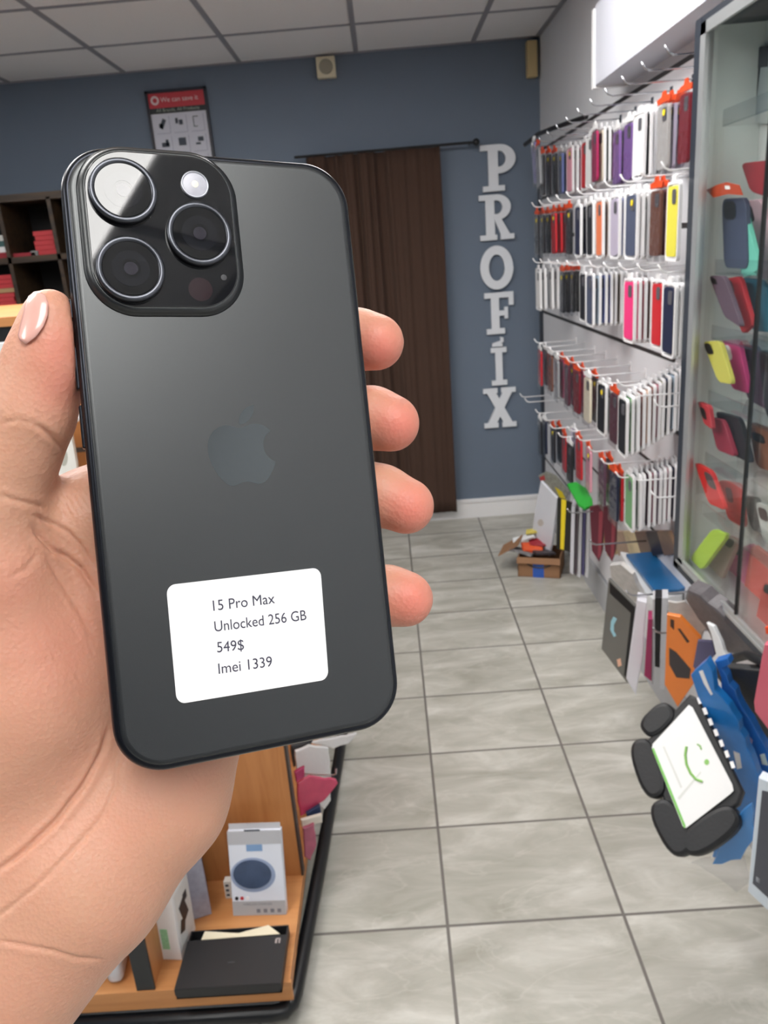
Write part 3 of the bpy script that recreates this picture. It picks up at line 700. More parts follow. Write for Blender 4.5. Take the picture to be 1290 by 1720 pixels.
def row(ri, strips, zf, Ys, xadv=.728):
    k = 0; X = None; last = None; cnt = 0
    out = []
    for (px, code, kind, *opt) in strips:
        opt = opt[0] if opt else ''
        yel = 'y' in opt
        force = int(opt.split('@')[1]) if '@' in opt else None
        def solve(Y):
            # X such that the pack centre projects to px
            lo, hi = .5, 1.0
            for _ in range(30):
                m_ = (lo+hi)/2
                if pr((m_, Y, zf(px)-.1))[0] < px: lo = m_
                else: hi = m_
            return lo
        if force is not None: k = force
        while force is None and k < len(Ys)-1:
            x = solve(Ys[k]); xn = solve(Ys[k+1])
            if x > .872: k += 1; continue
            if 's' not in opt and last is not None and (code, kind) != last and xn > xadv: k += 1; continue
            break
        x = solve(Ys[k]); x = max(.715, min(.88, x))
        for (q, yk) in out:
            if yk == k and x-q < .0105: x = q+.0105
        x = min(x, .884)
        z = zf(px)
        t, cn = make_pack(kind, code, x, Ys[k], z, rx=random.uniform(-.03, .03), rz=random.uniform(-.05, .05), yel=yel)
        packs.append((t, ri, cn, kind, px)); out.append((x, k)); last = (code, kind)
def S(txt):
    r = []
    for w_ in txt.split():
        a = w_.split(','); kd = {'w': 'white', 'o': 'orange', 'c': 'clear'}[a[2][0]]
        r.append((float(a[0]), a[1], kd, a[2][1:]))
    return r
YS = [3.80-.172*i for i in range(11)]
row(0, S('912,blk,o 922,blk,oy 932,blk,oy 943,blu,cy 951,blu,c 958,pnk,wy 966,wht,ws 974,pnk,ws 983,red,ws 992,wht,ws 1000,mag,c 1009,crm,w 1018,dgn,w 1027,dgn,w 1037,pur,c 1047,pur,c 1057,pur,c 1065,nvy,c 1075,wht,w 1084,blk,w 1092,wht,w 1103,clr,c 1115,clr,oy 1127,lil,oy 1140,lil,oy 1152,drd,o'), lambda p: 1.995 if p < 1030 else 1.972, YS, .80)
row(1, S('903,blk,oy 912,blk,oy 921,blk,oy 931,red,oy 940,red,o 949,red,o 957,blk,oy 972,nvy,w 983,nvy,w 992,blk,w 1000,brn,c 1008,org,w 1018,tau,w 1027,tau,w 1034,lil,w 1042,blu,w 1052,tau,w 1062,slt,wy 1072,wht,ws 1083,wht,ws 1093,wht,ws 1103,brn,o 1113,drd,o 1132,yel,w'), lambda p: 1.745, YS)
row(2, S('905,wht,w 913,wht,w 925,wht,w 934,wht,w 945,blk,oy 953,blk,oy 962,blk,oy 970,blk,o 980,blk,w 992,slt,w 1003,ice,ws 1012,blu,ws 1021,blu,ws 1029,crm,ws 1037,tau,ws 1046,wht,ws 1058,hpk,w 1067,hpk,w 1075,crs,w 1085,brn,w 1105,red,w 1116,red,w 1125,nvy,w 1134,wht,w 1143,blk,w'), lambda p: 1.505, YS)
row(3, S('908,red,c 917,blk,c 925,brn,c 936,gry,c 945,mag,o 953,mrn,o 962,mag,oy 970,drd,o 979,mag,o 988,crm,c 1000,blk,oy 1012,blk,wy 1022,wht,w 1033,mrn,o 1047,blk,w@8 1056,grn,w@8 1064,wht,w@8 1073,rbn,w@8 1081,pch,w@8 1090,rbn,w@8 1099,pnk,w@8 1107,olv,w@8 1116,slt,w@8 1125,ice,w@8 1133,gry,w@8 1141,tea,w@8'), lambda p: 1.14 if p < 1040 else (1.145+(p-1040)*.0009), YS)
row(4, S('908,blk,c 916,nvy,c 930,blk,oy 940,blk,o 949,red,o 958,blk,c 965,lil,w 973,red,o 990,pnk,oy 1012,mau,o 1024,blk,oy 1032,nvy,o 1041,red,o 1058,grn,w@8 1067,wht,w@8 1075,tea,w@8 1084,mau,w@8 1092,mag,w@8 1101,lil,w@8 1109,wht,w@8 1117,pnk,w@8 1126,slt,w@8 1134,wht,w@8'), lambda p: .80 if p < 960 else (.865 if p < 1050 else .90+(p-1050)*.0004), YS)
# tilted bags at the start of the top row
for px, py, code, kind, a, lab in ((896, 232, 'lav', 'clear', .30, ''), (903, 236, 'gry', 'orange', .16, '')):
    p = onX(px, py, .74)
    t, cn = make_pack(kind, code, .74, p.y, p.z, rx=-a)
    packs.append((t, 0, cn, kind, px))
# describe every pack by colour, row and neighbours
byrow = {}
for pk_ in packs: byrow.setdefault(pk_[1], []).append(pk_)
seen = {}
ORD = ['first', 'second', 'third', 'fourth', 'fifth', 'sixth', 'seventh', 'eighth', 'ninth', 'tenth', 'eleventh', 'twelfth']
KN = {'white': 'in white frame', 'orange': 'with orange header', 'clear': 'in clear bag'}
for ri, L_ in byrow.items():
    L_.sort(key=lambda a: a[4]); c = {}; tot = {}
    for (_, _, cn, kind, px) in L_: tot[(cn, kind)] = tot.get((cn, kind), 0)+1
    for i, (t, _, cn, kind, px) in enumerate(L_):
        c[(cn, kind)] = c.get((cn, kind), 0)+1
        n = c[(cn, kind)]; T = tot[(cn, kind)]
        s_ = '%s phone case %s, %s hook row' % (cn, KN[kind], ROWN[ri])
        if T > 1:
            s_ += ', %s from the left' % ORD[n-1] if n > 1 else ', leftmost of its colour'
        t['label'] = s_; t['group'] = 'phone case packs on the slat wall hooks'

# hooks
def hook_mesh():
    b = MB(); b.tube([(0, 0, 0), (-.175, 0, 0), (-.188, 0, .006), (-.198, 0, .022)], .0024, 8); return b.mesh('wire')
HM = hook_mesh()
PLM = MB().b2((-.002, -.012, -.02), (0, .012, .012)).mesh('hook_plate')
hz = [lambda y: 2.0, lambda y: 1.75, lambda y: 1.51, lambda y: 1.145 if y > 2.5 else 1.165, lambda y: .805 if y > 3.2 else (.87 if y > 2.4 else .91)]
for ri in range(5):
    ys = YS + ([] if ri != 4 else [4.1, 4.25])
    for j, y in enumerate(ys):
        wh = ri not in (0,)
        t = thing('display_hook', '', 'hook', (XS, y, hz[ri](y)), 'wire hooks on the slat wall')
        o1 = link('wire', shared(HM, M_WHWIRE if wh else M_CHROME), None, t, smooth=True)
        link('hook_plate', shared(PLM, M_WHWIRE if wh else M_CHROME), None, t)
        t['label'] = '%s wire hook of the %s row, %s from the back wall' % ('white' if wh else 'grey', ROWN[ri], ORD[j if y in YS else 11][:20] if y in YS else ('nearest empty one' if j == 11 else 'farthest empty one'))
# black header rail at the far end of the top row
q = [onX(882, 243, .76), onX(930, 215, .80), onX(985, 196, .86)]
o = MB().tube([q[0], (q[0]+q[1])/2+Vector((0, 0, .012)), q[1], q[2]], .010, 8).obj('rack_rail', M_BLACK); tag(o, 'curved black rail over the far end of the top hook row', 'rail')

# ------------------------------------------------------------------ glass display cabinet
XC = .745
yF = onX(1168, 40, XC).y; zT = onX(1168, 40, XC).z; zB = onX(1135, 950, XC).z
yF = (yF+onX(1135, 950, XC).y)/2
yN = .55
t = thing('display_cabinet', 'tall glass fronted wall cabinet of phone cases at the right edge', 'display cabinet', (XR, yF, zB))
t_cab = t
def LC(x, y, z): return (x-XR, y-yF, z-zB)
M_CABD = mat('cabinet_dark_frame', rgb(44, 50, 60), .4)
M_CABIN = mat('cabinet_lining', rgb(244, 248, 246), .5, var=.02)
f = MB(); T_ = .022
f.b2(LC(XC+.004, yF-.012, zB), LC(XR-.0008, yF, zT)); f.b2(LC(XC+.004, yN, zB), LC(XR-.0008, yN+.012, zT)); f.b2(LC(XC+.004, yN, zT-.012), LC(XR-.0008, yF, zT)); f.b2(LC(XC+.004, yN, zB), LC(XR-.0008, yF, zB+.012))
f.b2(LC(XC-.003, yF-.034, zB), LC(XC+.006, yF+.002, zT)); f.b2(LC(XC-.003, yN, zB-.004), LC(XC+.006, yF+.002, zB+.014)); f.b2(LC(XC-.002, yN, zT-.010), LC(XC+.006, yF+.002, zT+.004))
f.obj('carcass', M_CABD, t)
f = MB()
f.b2(LC(XC-.004, yF-.064, zB+.014), LC(XC+.004, yF-.034, zT-.010)); f.b2(LC(XC-.004, yN, zB+.014), LC(XC+.004, yF-.034, zB+.036)); f.b2(LC(XC-.004, yN, zT-.034), LC(XC+.004, yF-.034, zT-.010)); f.b2(LC(XC+.004, yF-.050, zB+.014), LC(XC+.02, yF-.046, zT-.010))
f.obj('face_frame', M_ALU, t)
MB().b2(LC(XR-.012, yN, zB+.012), LC(XR-.0015, yF-.012, zT-.012)).obj('lining', M_CABIN, t)
MB().b2(LC(XC+.006, yF-.016, zB+.012), LC(XR-.0125, yF-.012, zT-.012)).obj('side_lining', mat('cabinet_side', rgb(236, 244, 240), .35, var=.03), t)
MB().b2(LC(XC+.005, yN, zB+.012), LC(XR-.0125, yF-.012, zB+.02)).obj('bottom_tray', M_ALU, t)
ye = onX(1235, 1045, XC).y
d1 = empty('sliding_door'); d1.parent = t
MB().b2(LC(XC+.010, ye-.03, zB+.02), LC(XC+.014, yF-.028, zT-.03)).obj('pane', M_GLASS, d1)
d2 = empty('sliding_door'); d2.parent = t
MB().b2(LC(XC-.001, yN+.01, zB+.02), LC(XC+.003, ye, zT-.03)).obj('pane', M_GLASS, d2)
MB().b2(LC(XC-.003, ye-.002, zB+.02), LC(XC+.005, ye+.003, zT-.03)).obj('black_edge', M_BLACK, d2)
MB().b2(LC(XC-.005, yN, zB+.018), LC(XC-.001, yF-.02, zB+.024)).obj('door_track', M_ALU, t)
# acrylic shelves with cases leaning on them
SHZ = []
def caseshape(name, label, quad, X, m, th=.010, cam_=None, cm=None, cat='phone case', ry=None, n=(1, 0, 0), group='phone cases in the glass cabinet'):
    """phone case with its back toward the aisle: quad TL TR BR BL in image, on the plane through X"""
    c = [sum(q[0] for q in quad)/4, sum(q[1] for q in quad)/4]
    X = max(.7625, min([X]+[onY(x, y, yF-.035).x for x, y in quad]))
    P0 = onX(c[0], c[1], X)
    nn = Vector(n).normalized()
    if nn.dot(C0-P0) < 0: nn = -nn
    V = [onplane(x, y, P0, nn) for x, y in quad]
    def bil(u, v): return V[0]*(1-u)*(1-v)+V[1]*u*(1-v)+V[2]*u*v+V[3]*(1-u)*v
    uv = [(x+.5, y+.5) for x, y in rrect(1, 1, .16, 4)]
    pts = []
    for (u, v) in uv:
        vv = v if .5 == v else v
        pts.append(bil(u, .5+(v-.5)))
    # squash the vertical corner radius so that corners stay round
    t = thing(name, label, cat, P0, group)
    I = Matrix.Translation(-P0)
    MB().prism([I @ p for p in pts], nn, th, bev=.0015).obj('shell', m, t)
    if cam_:
        u0, v0, u1, v1 = cam_
        q = [bil((u0+u1)/2+x*(u1-u0), (v0+v1)/2+y*(v1-v0))+nn*.0012 for x, y in rrect(1, 1, .3, 4)]
        MB().prism([I @ p for p in q], nn, .002).obj('camera_cutout', cm or M_BLACK, t)
    return t
def cmx(n, r, g, b): return mat('cab_'+n, rgb(r, g, b), .5, var=.04)
CB = [('navy phone case upright behind the mint one in the cabinet', [(1212, 334), (1252, 332), (1256, 452), (1216, 450)], .885, cmx('navy', 66, 74, 98), (.1, .04, .6, .3)),
      ('mint green phone case leaning in the cabinet beside the navy one', [(1214, 342), (1246, 336), (1275, 452), (1247, 468)], .862, cmx('mint', 108, 196, 176), (.06, .05, .5, .27)),
      ('pale pink phone case leaning right of the mint one', [(1246, 338), (1278, 334), (1312, 460), (1276, 470)], .852, cmx('palepink', 218, 180, 192), (.06, .06, .45, .28)),
      ('dark red case high in the cabinet near the right edge', [(1244, 274), (1300, 268), (1310, 338), (1260, 322)], .862, cmx('wine', 150, 40, 50), None),
      ('mauve phone case leaning left of the red one in the cabinet', [(1190, 463), (1216, 464), (1246, 552), (1216, 532)], .878, cmx('mauve', 98, 78, 92), (.08, .05, .4, .2)),
      ('red phone case leaning in the cabinet right of the mauve one', [(1215, 468), (1242, 464), (1264, 545), (1246, 562)], .866, cmx('red', 190, 44, 52), (.1, .04, .45, .3)),
      ('blue phone case leaning right of the red one behind the glass', [(1243, 466), (1280, 470), (1312, 560), (1262, 556)], .855, cmx('ocean', 50, 116, 140), None),
      ('yellow phone case leaning in the cabinet with black camera hole', [(1180, 574), (1208, 572), (1230, 646), (1206, 642)], .878, cmx('yellow', 206, 200, 90), (.04, .05, .45, .32)),
      ('magenta phone case leaning right of the yellow one', [(1208, 572), (1240, 570), (1258, 662), (1228, 652)], .866, cmx('magenta', 190, 56, 118), (.05, .10, .5, .4), M_WHITE),
      ('dark purple phone case right of the magenta one', [(1238, 578), (1272, 582), (1290, 690), (1254, 670)], .855, cmx('plum', 92, 66, 88), (.05, .05, .45, .3)),
      ('black phone case at the right edge beside the dark purple one', [(1272, 588), (1310, 592), (1325, 720), (1286, 700)], .845, cmx('black', 40, 44, 50), (.1, .05, .5, .3)),
      ('coral red case end, smallest on the fourth cabinet shelf', [(1171, 674), (1190, 682), (1196, 722), (1182, 712)], .885, cmx('coral', 190, 60, 70), (.1, .2, .6, .7)),
      ('crimson phone case behind the black one on the fourth cabinet shelf', [(1190, 700), (1214, 706), (1235, 768), (1204, 756)], .876, cmx('crimson', 150, 44, 66), None),
      ('black phone case lying on the fourth cabinet shelf', [(1200, 690), (1242, 702), (1262, 780), (1226, 762)], .864, cmx('jet', 34, 36, 40), (.1, .1, .6, .5)),
      ('brown leather case on the fourth shelf near the right edge', [(1256, 708), (1296, 722), (1315, 800), (1270, 784)], .852, cmx('brown', 128, 84, 62), (.1, .2, .6, .4)),
      ('bright red ring case leftmost on the fifth cabinet shelf', [(1165, 776), (1194, 792), (1218, 858), (1190, 846)], .882, cmx('bred', 206, 40, 40), (.5, .1, .98, .5), cmx('smoke', 84, 70, 70)),
      ('bright red case with a strap mark beside the red ring case', [(1205, 806), (1242, 812), (1250, 888), (1222, 872)], .868, cmx('bred2', 198, 46, 44), (.3, .15, .6, .5), cmx('maroonmark', 110, 26, 30)),
      ('grey phone case on the fifth cabinet shelf beyond the black edge', [(1246, 832), (1270, 836), (1290, 900), (1262, 890)], .862, cmx('grey', 96, 94, 94), None),
      ('white grey case at the right edge of the fifth cabinet shelf', [(1268, 842), (1306, 856), (1316, 930), (1282, 912)], .850, cmx('pale', 190, 192, 190), (.1, .1, .5, .4), cmx('smoke', 84, 70, 70)),
      ('lime green phone case lying at the bottom of the cabinet', [(1196, 888), (1222, 898), (1178, 958), (1158, 938)], .86, cmx('lime', 178, 214, 66), None),
      ('taupe phone case lying beside the lime one', [(1219, 898), (1240, 908), (1206, 986), (1180, 960)], .855, cmx('taupe', 150, 130, 120), (.3, .03, .8, .2)),
      ('pink phone case lying between the taupe and the coral ones', [(1238, 922), (1264, 912), (1246, 1015), (1202, 990)], .85, cmx('rose', 208, 90, 136), (.1, .02, .5, .15)),
      ('coral phone case lying right of the pink one', [(1262, 912), (1298, 940), (1288, 1035), (1244, 1020)], .845, cmx('coral2', 206, 92, 84), None),
      ('red orange phone case lying at the lower right cabinet corner', [(1282, 975), (1320, 990), (1330, 1070), (1268, 1045)], .80, cmx('coral3', 196, 78, 70), (.1, .05, .5, .25))]
for c in CB:
    caseshape('phone_case', c[0], c[1], c[2], c[3], .010, c[4], c[5] if len(c) > 5 else None)
# orange header card pinned inside
P0 = onX(1217, 320, .885)
P0 = onX(1217, 320, .775)
t = thing('header_card', 'rust orange header card with a white dot pinned inside the cabinet', 'card', P0); I = Matrix.Translation(-P0)
slab('card', [(1186, 319), (1205, 310), (1220, 306), (1241, 311), (1247, 328), (1222, 326), (1198, 332)], P0, (1, 0, 0), .002, mat('rust_card', rgb(178, 66, 32), .5), t, inv=I)
slab('white_dot', [(1217, 312), (1225, 312), (1226, 318), (1218, 318)], P0-Vector((.0006, 0, 0)), (1, 0, 0), .001, M_WHITE, t, inv=I)
# tablet case outline up high
P0 = onX(1275, 140, .882)
t = thing('tablet_case', 'black and clear tablet case hung high inside the cabinet', 'tablet case', P0); I = Matrix.Translation(-P0)
slab('clear_back', [(1272, 82), (1330, 60), (1318, 210), (1258, 206)], P0, (1, 0, 0), .004, mat('smoky_clear', rgb(176, 188, 192), .3), t, inv=I)
slab('black_spine', [(1271, 80), (1281, 78), (1265, 204), (1256, 204)], P0-Vector((.001, 0, 0)), (1, 0, 0), .008, M_BLACK, t, inv=I)
slab('camera_block', [(1272, 82), (1290, 76), (1288, 112), (1272, 114)], P0-Vector((.002, 0, 0)), (1, 0, 0), .006, mat('camblk', rgb(50, 56, 66), .4), t, inv=I)
# acrylic shelves
for i, (px, py) in enumerate(((1225, 215), (1215, 455), (1205, 560), (1200, 665), (1195, 765), (1195, 850))):
    p = onX(px, py, .80)
    sh = empty('acrylic_shelf'); sh.parent = t_cab; sh.matrix_local = Matrix.Translation((-.012, -yF, p.z-zB))
    y1 = yF-.14; b = MB(); b.b2((-.133, yN+.02, -.004), (0, y1, 0)); b.obj('ledge', M_ACRYL, sh)
    MB().b2((-.136, yN+.02, -.004), (-.133, y1, .03)).obj('front_lip', M_ACRYL, sh)

# ------------------------------------------------------------------ low goods along the wall
def flat(name, label, cat, pts, P0, n, th, m, marks=(), bev=.002, group=None):
    if name in ('blue_pack', 'plastic_bag', 'cloth_bag', 'white_package'): pts = jag(pts, 3.0, 14)
    P0 = Vector(P0); n = Vector(n).normalized()
    if n.dot(C0-P0) < 0: n = -n
    t = thing(name, label, cat, P0, group); I = Matrix.Translation(-P0)
    slab('body', pts, P0, n, th, m, t, bev=bev, inv=I)
    for (nm_, q, mm) in marks:
        slab(nm_, q, P0+n*.0010, n, .001, mm, t, inv=I)
    return t
def mx(n, r, g, b, **k): return mat(n, rgb(r, g, b), k.pop('rough', .4), **k)
# white laptop-sleeve like bag hanging over the floor box
flat('hanging_sleeve', 'pale grey sleeve pack hanging over the cardboard box', 'pack', [(908, 808), (936, 838), (927, 910), (922, 934), (892, 908), (898, 860)], onX(915, 870, .72), (1, .45, .1), .012, mx('sleeve_white', 212, 214, 222, bump=.4, bscale=40),
     [('round_mark', [(908+5*math.cos(a*.6), 878+6*math.sin(a*.6)) for a in range(10)], mx('beige_mark', 190, 184, 178))])
flat('hanging_pack', 'black and yellow striped pack right of the pale sleeve', 'pack', [(936, 836), (962, 846), (958, 928), (934, 922)], onX(948, 880, .78), (1, .6, 0), .012, mx('blackpack', 34, 34, 30),
     [('yellow_stripe', [(943, 838), (951, 840), (947, 924), (941, 922)], M_YEL)])
flat('hanging_pack', 'tangled grey and yellow pack above the pale sleeve', 'pack', [(904, 800), (916, 793), (934, 800), (955, 826), (950, 840), (936, 836), (920, 815)], onX(925, 810, .80), (1, 1.2, .4), .010, mx('greywrap', 150, 150, 140, var=.6, vscale=60),
     [('yellow_print', [(932, 818), (944, 826), (950, 838), (940, 836)], M_YEL), ('red_print', [(906, 802), (914, 798), (916, 806), (908, 808)], mx('redprint', 180, 60, 60))])
# flat tablet case packs seen edge on
for k, (x0, x1, y0, y1, c, lb) in enumerate(((960, 966, 850, 966, (200, 200, 208), 'white'), (967, 971, 852, 968, (96, 84, 92), 'grey'), (972, 978, 852, 972, (226, 226, 232), 'bright white'), (979, 984, 850, 968, (88, 84, 128), 'violet'), (985, 991, 846, 972, (228, 228, 232), 'pale'))):
    flat('tablet_case_pack', '%s edged tablet case pack hanging between the sleeve and the maroon packs' % lb, 'pack', [(x0, y0), (x1, y0+3), (x1-3, y1), (x0-3, y1-4)], onX((x0+x1)/2, 910, .74+.02*k), (.3, 1, 0), .10, mx('tcp%d' % k, *c), group='tablet case packs hung edge on')
flat('green_case', 'bright green case lying on top of the edge-on tablet packs', 'phone case', [(953, 812), (968, 809), (985, 820), (995, 838), (996, 848), (983, 853), (972, 846)], onZ(975, 832, .60), (0, -.25, 1), .012, mx('brightgreen', 40, 156, 52))
for k, (x, lb) in enumerate(((1008, 'left'), (1030, 'right'))):
    flat('hanging_pack', 'dark maroon pack, %s one of two below the mauve case' % lb, 'pack', [(x-18, 852), (x+8, 846), (x+4, 925), (x-2, 944), (x-14, 925)], onX(x, 895, .80), (.5, 1, 0), .015, mx('maroonpack', 92, 36, 50), [('lighter_band', [(x-2, 860), (x+5, 858), (x+1, 934), (x-4, 938)], mx('maroonlight', 140, 60, 72))], group='maroon packs on the low hooks')
for k, y in enumerate((3.0, 2.64, 2.2, 1.95)):
    p = (XS, y, .56)
    t = thing('display_hook', 'long wire hook of the low shelf row, %s from the back wall' % ORD[k], 'hook', p, 'wire hooks below the lowest case row')
    MB().tube([(0, 0, 0), (-.20, 0, 0), (-.215, 0, .006), (-.225, 0, .02)], .003, 8).obj('wire', M_CHROME, t, smooth=True)
# manila envelopes
for k in range(6):
    x = 1018+k*19
    c = ((196, 168, 120), (176, 150, 128), (214, 198, 160), (120, 98, 86), (60, 50, 50), (150, 120, 96))[k]
    cn = ('tan', 'dusty brown', 'cream', 'brown', 'blackish', 'light brown')[k]
    flat('envelope', '%s envelope pack leaning below the striped white packs' % cn, 'envelope', [(x-10, 893), (x+10, 893), (x+24, 930), (x+2, 934)], onX(x, 912, .87), (1, .2, .3), .012, mx('env%d' % k, *c, var=.2, vscale=50))
# blue tray lying on white packs
flat('blue_tablet_case', 'glossy blue tablet case lying flat on the white packs', 'tablet case', [(1052, 930), (1100, 926), (1138, 924), (1152, 975), (1158, 984), (1140, 990), (1098, 990)], onZ(1105, 960, .52), (0, 0, 1), .012, mx('bluecase', 28, 98, 152, var=.2, coat=.6), [('camera_hole', [(1122, 944), (1138, 938), (1150, 940), (1150, 950), (1132, 952)], mx('tealhole', 26, 130, 150))])
flat('white_package', 'puffy white package under the blue tablet case', 'package', [(1042, 925), (1056, 928), (1098, 986), (1150, 988), (1146, 998), (1096, 1003), (1080, 992)], onZ(1095, 970, .50), (0, 0, 1), .03, M_WPOLY, bev=.006)
flat('tablet_case_pack', 'grey tablet case pack with a pale blue arc hanging low by the floor', 'pack', [(1022, 972), (1066, 1018), (1052, 1146), (1010, 1090)], onX(1038, 1060, .66), (1, .75, 0), .012, mx('greytab', 104, 104, 100, var=.15, coat=.3),
     [('dark_edge', [(1024, 978), (1066, 1020), (1060, 1030), (1024, 996)], M_BLACK), ('dark_side', [(1060, 1026), (1066, 1022), (1054, 1140), (1048, 1134)], M_BLACK),
      ('pale_arc', [(1030, 1036), (1036, 1040), (1031, 1050), (1031, 1060), (1035, 1068), (1031, 1070), (1025, 1058), (1026, 1044)], mx('paleblue', 150, 196, 210)), ('peach_dot', [(1036, 1108), (1042, 1106), (1044, 1118), (1038, 1120)], mx('peachdot', 224, 176, 150))])
flat('plastic_bag', 'crinkled clear white bag on top of the grey tablet case pack', 'bag', [(1024, 950), (1042, 948), (1062, 965), (1078, 998), (1070, 1014), (1050, 1000), (1026, 968)], onX(1050, 980, .72), (1, .6, .6), .015, mat('crinkle', rgb(204, 202, 200), .25, var=.25, vscale=40, bump=.8, bscale=40, coat=.4))
for k, (q, c, lb) in enumerate((([(1070, 1008), (1086, 1012), (1080, 1100), (1068, 1168), (1052, 1140)], (222, 222, 230), 'white crumpled'), ([(1088, 1040), (1096, 1040), (1094, 1145), (1082, 1135)], (150, 40, 86), 'magenta'),
                                ([(1096, 1006), (1100, 1006), (1098, 1150), (1094, 1150)], (190, 190, 194), 'thin silver'), ([(1100, 1004), (1112, 1004), (1108, 1122), (1100, 1120)], (28, 28, 32), 'black'), ([(1112, 1004), (1122, 1004), (1116, 1160), (1108, 1158)], (196, 198, 204), 'pale silver'))):
    flat('tablet_case_pack', '%s tablet pack edge below the blue tablet case' % lb, 'pack', q, onX(q[0][0], 1080, .70+.015*k), (.35, 1, 0), .06, mx('te%d' % k, *c), group='packs hanging under the blue case')
flat('headphone_pack', 'orange pack with black headphone picture on a low hook', 'pack', [(1120, 1032), (1142, 1036), (1176, 1072), (1178, 1090), (1164, 1150), (1138, 1188), (1116, 1150)], onX(1145, 1100, .70), (.8, 1, .1), .012, mx('orangepack', 232, 130, 52, coat=.3),
     [('black_picture', [(1124, 1088), (1136, 1096), (1160, 1124), (1158, 1140), (1136, 1138), (1124, 1116)], mx('headph', 60, 54, 56)), ('dark_text', [(1126, 1040), (1132, 1042), (1132, 1058), (1126, 1052)], mx('headph2', 70, 50, 40)),
      ('dark_text', [(1138, 1056), (1142, 1056), (1158, 1078), (1154, 1080)], mx('headph2', 70, 50, 40))])
flat('plastic_bag', 'clear plastic bag top of the orange pack', 'bag', [(1122, 1010), (1150, 1010), (1172, 1030), (1192, 1048), (1178, 1076), (1150, 1050), (1122, 1034)], onX(1150, 1040, .73), (.8, 1, .5), .004, mat('crinkle', rgb(204, 202, 200), .25))
flat('hanging_pack', 'slate blue pack behind the orange headphone pack', 'pack', [(1172, 1076), (1196, 1078), (1202, 1100), (1172, 1130), (1164, 1120)], onX(1180, 1100, .73), (.6, 1, 0), .01, mx('slatepack', 92, 88, 118))
flat('plastic_bag', 'folded white bag edge right of the orange pack', 'bag', [(1186, 1046), (1198, 1052), (1222, 1106), (1206, 1112)], onX(1200, 1080, .715), (1, .6, 0), .01, M_WPOLY)
flat('cloth_bag', 'dark grey mesh bag under the bottom edge of the glass cabinet', 'bag', [(1152, 990), (1175, 1000), (1216, 1036), (1276, 1096), (1250, 1110), (1204, 1090), (1170, 1040), (1148, 1006)], onX(1200, 1050, .74), (1, .4, .5), .04, mx('meshbag', 92, 88, 92, var=.4, vscale=70), bev=.01)
# blue hanging packs
BLU = mx('bluepack', 26, 118, 196, var=.25, vscale=30, coat=.4, bump=1, bscale=28)
flat('blue_pack', 'bright blue pack with white lettering hanging behind the kids tablet case', 'pack', [(1160, 1134), (1186, 1110), (1196, 1128), (1200, 1160), (1232, 1200), (1262, 1270), (1284, 1330), (1268, 1400), (1246, 1440), (1196, 1440), (1210, 1400), (1240, 1370), (1228, 1300), (1196, 1220), (1172, 1170)], onX(1220, 1270, .66), (1, 1, .3), .02, BLU,
     [('white_print', [(1174, 1128), (1180, 1126), (1192, 1156), (1197, 1166), (1194, 1168), (1182, 1148)], M_WHITE), ('white_logo', [(1232, 1262), (1242, 1266), (1246, 1290), (1238, 1292)], M_WHITE)])
flat('blue_pack', 'second blue pack with red and white badge beside the black case', 'pack', [(1200, 1112), (1222, 1106), (1226, 1116), (1212, 1124), (1290, 1262), (1296, 1330), (1270, 1300), (1232, 1220)], onX(1255, 1230, .70), (1, 1, .3), .02, mx('bluepack2', 36, 104, 184, var=.25, vscale=30, coat=.4, bump=1, bscale=28),
     [('badge', [(1246, 1238), (1254, 1232), (1264, 1244), (1262, 1254), (1252, 1250)], mx('badge', 206, 180, 196)), ('white_mark', [(1276, 1268), (1284, 1266), (1290, 1286), (1280, 1284)], mx('badge2', 200, 216, 210))])
flat('plastic_bag', 'crinkled clear bag bottom hanging under the blue packs', 'bag', [(1180, 1442), (1250, 1440), (1262, 1480), (1238, 1500), (1210, 1478), (1160, 1450)], onX(1220, 1465, .66), (1, 1, .3), .004, M_FILM)
flat('blue_pack', 'light blue sheet hanging below the kids tablet case', 'pack', [(1216, 1400), (1262, 1350), (1266, 1410), (1244, 1444), (1196, 1452)], onX(1230, 1410, .63), (1, 1, .3), .006, mx('skyblue', 70, 142, 214, coat=.3))
# black tablet case
flat('black_tablet_case', 'matte black tablet case lying under the cabinet corner', 'tablet case', [(1196, 1128), (1214, 1122), (1300, 1128), (1330, 1200), (1330, 1290), (1284, 1254), (1240, 1190)], onX(1260, 1170, .71), (1, 1, .6), .016, mx('mblack', 40, 40, 42, bump=.3, bscale=200),
     [('camera_hole', [(1204, 1128), (1220, 1126), (1228, 1136), (1212, 1140)], mx('pitch', 12, 12, 14))], bev=.004)
o = MB().tube([onX(1220, 1124, .70), onX(1232, 1106, .70), onX(1256, 1100, .70), onX(1282, 1112, .70), onX(1296, 1130, .70)], .010, 12).obj('carry_handle', M_BLACK, smooth=True); tag(o, 'black looped handle behind the black tablet case', 'handle')
flat('pink_case', 'dusty pink phone case at the right edge below the cabinet', 'phone case', [(1284, 1082), (1330, 1090), (1330, 1240), (1290, 1226), (1268, 1196), (1266, 1180), (1280, 1100)], onX(1285, 1150, .60), (1, 1, .2), .012, mx('dustypink', 204, 98, 116, var=.12))
flat('orange_tag', 'small orange card above the dusty pink case', 'card', [(1284, 1054), (1300, 1050), (1300, 1066), (1286, 1066)], onX(1290, 1060, .60), (1, 1, .2), .003, M_ORANGE)
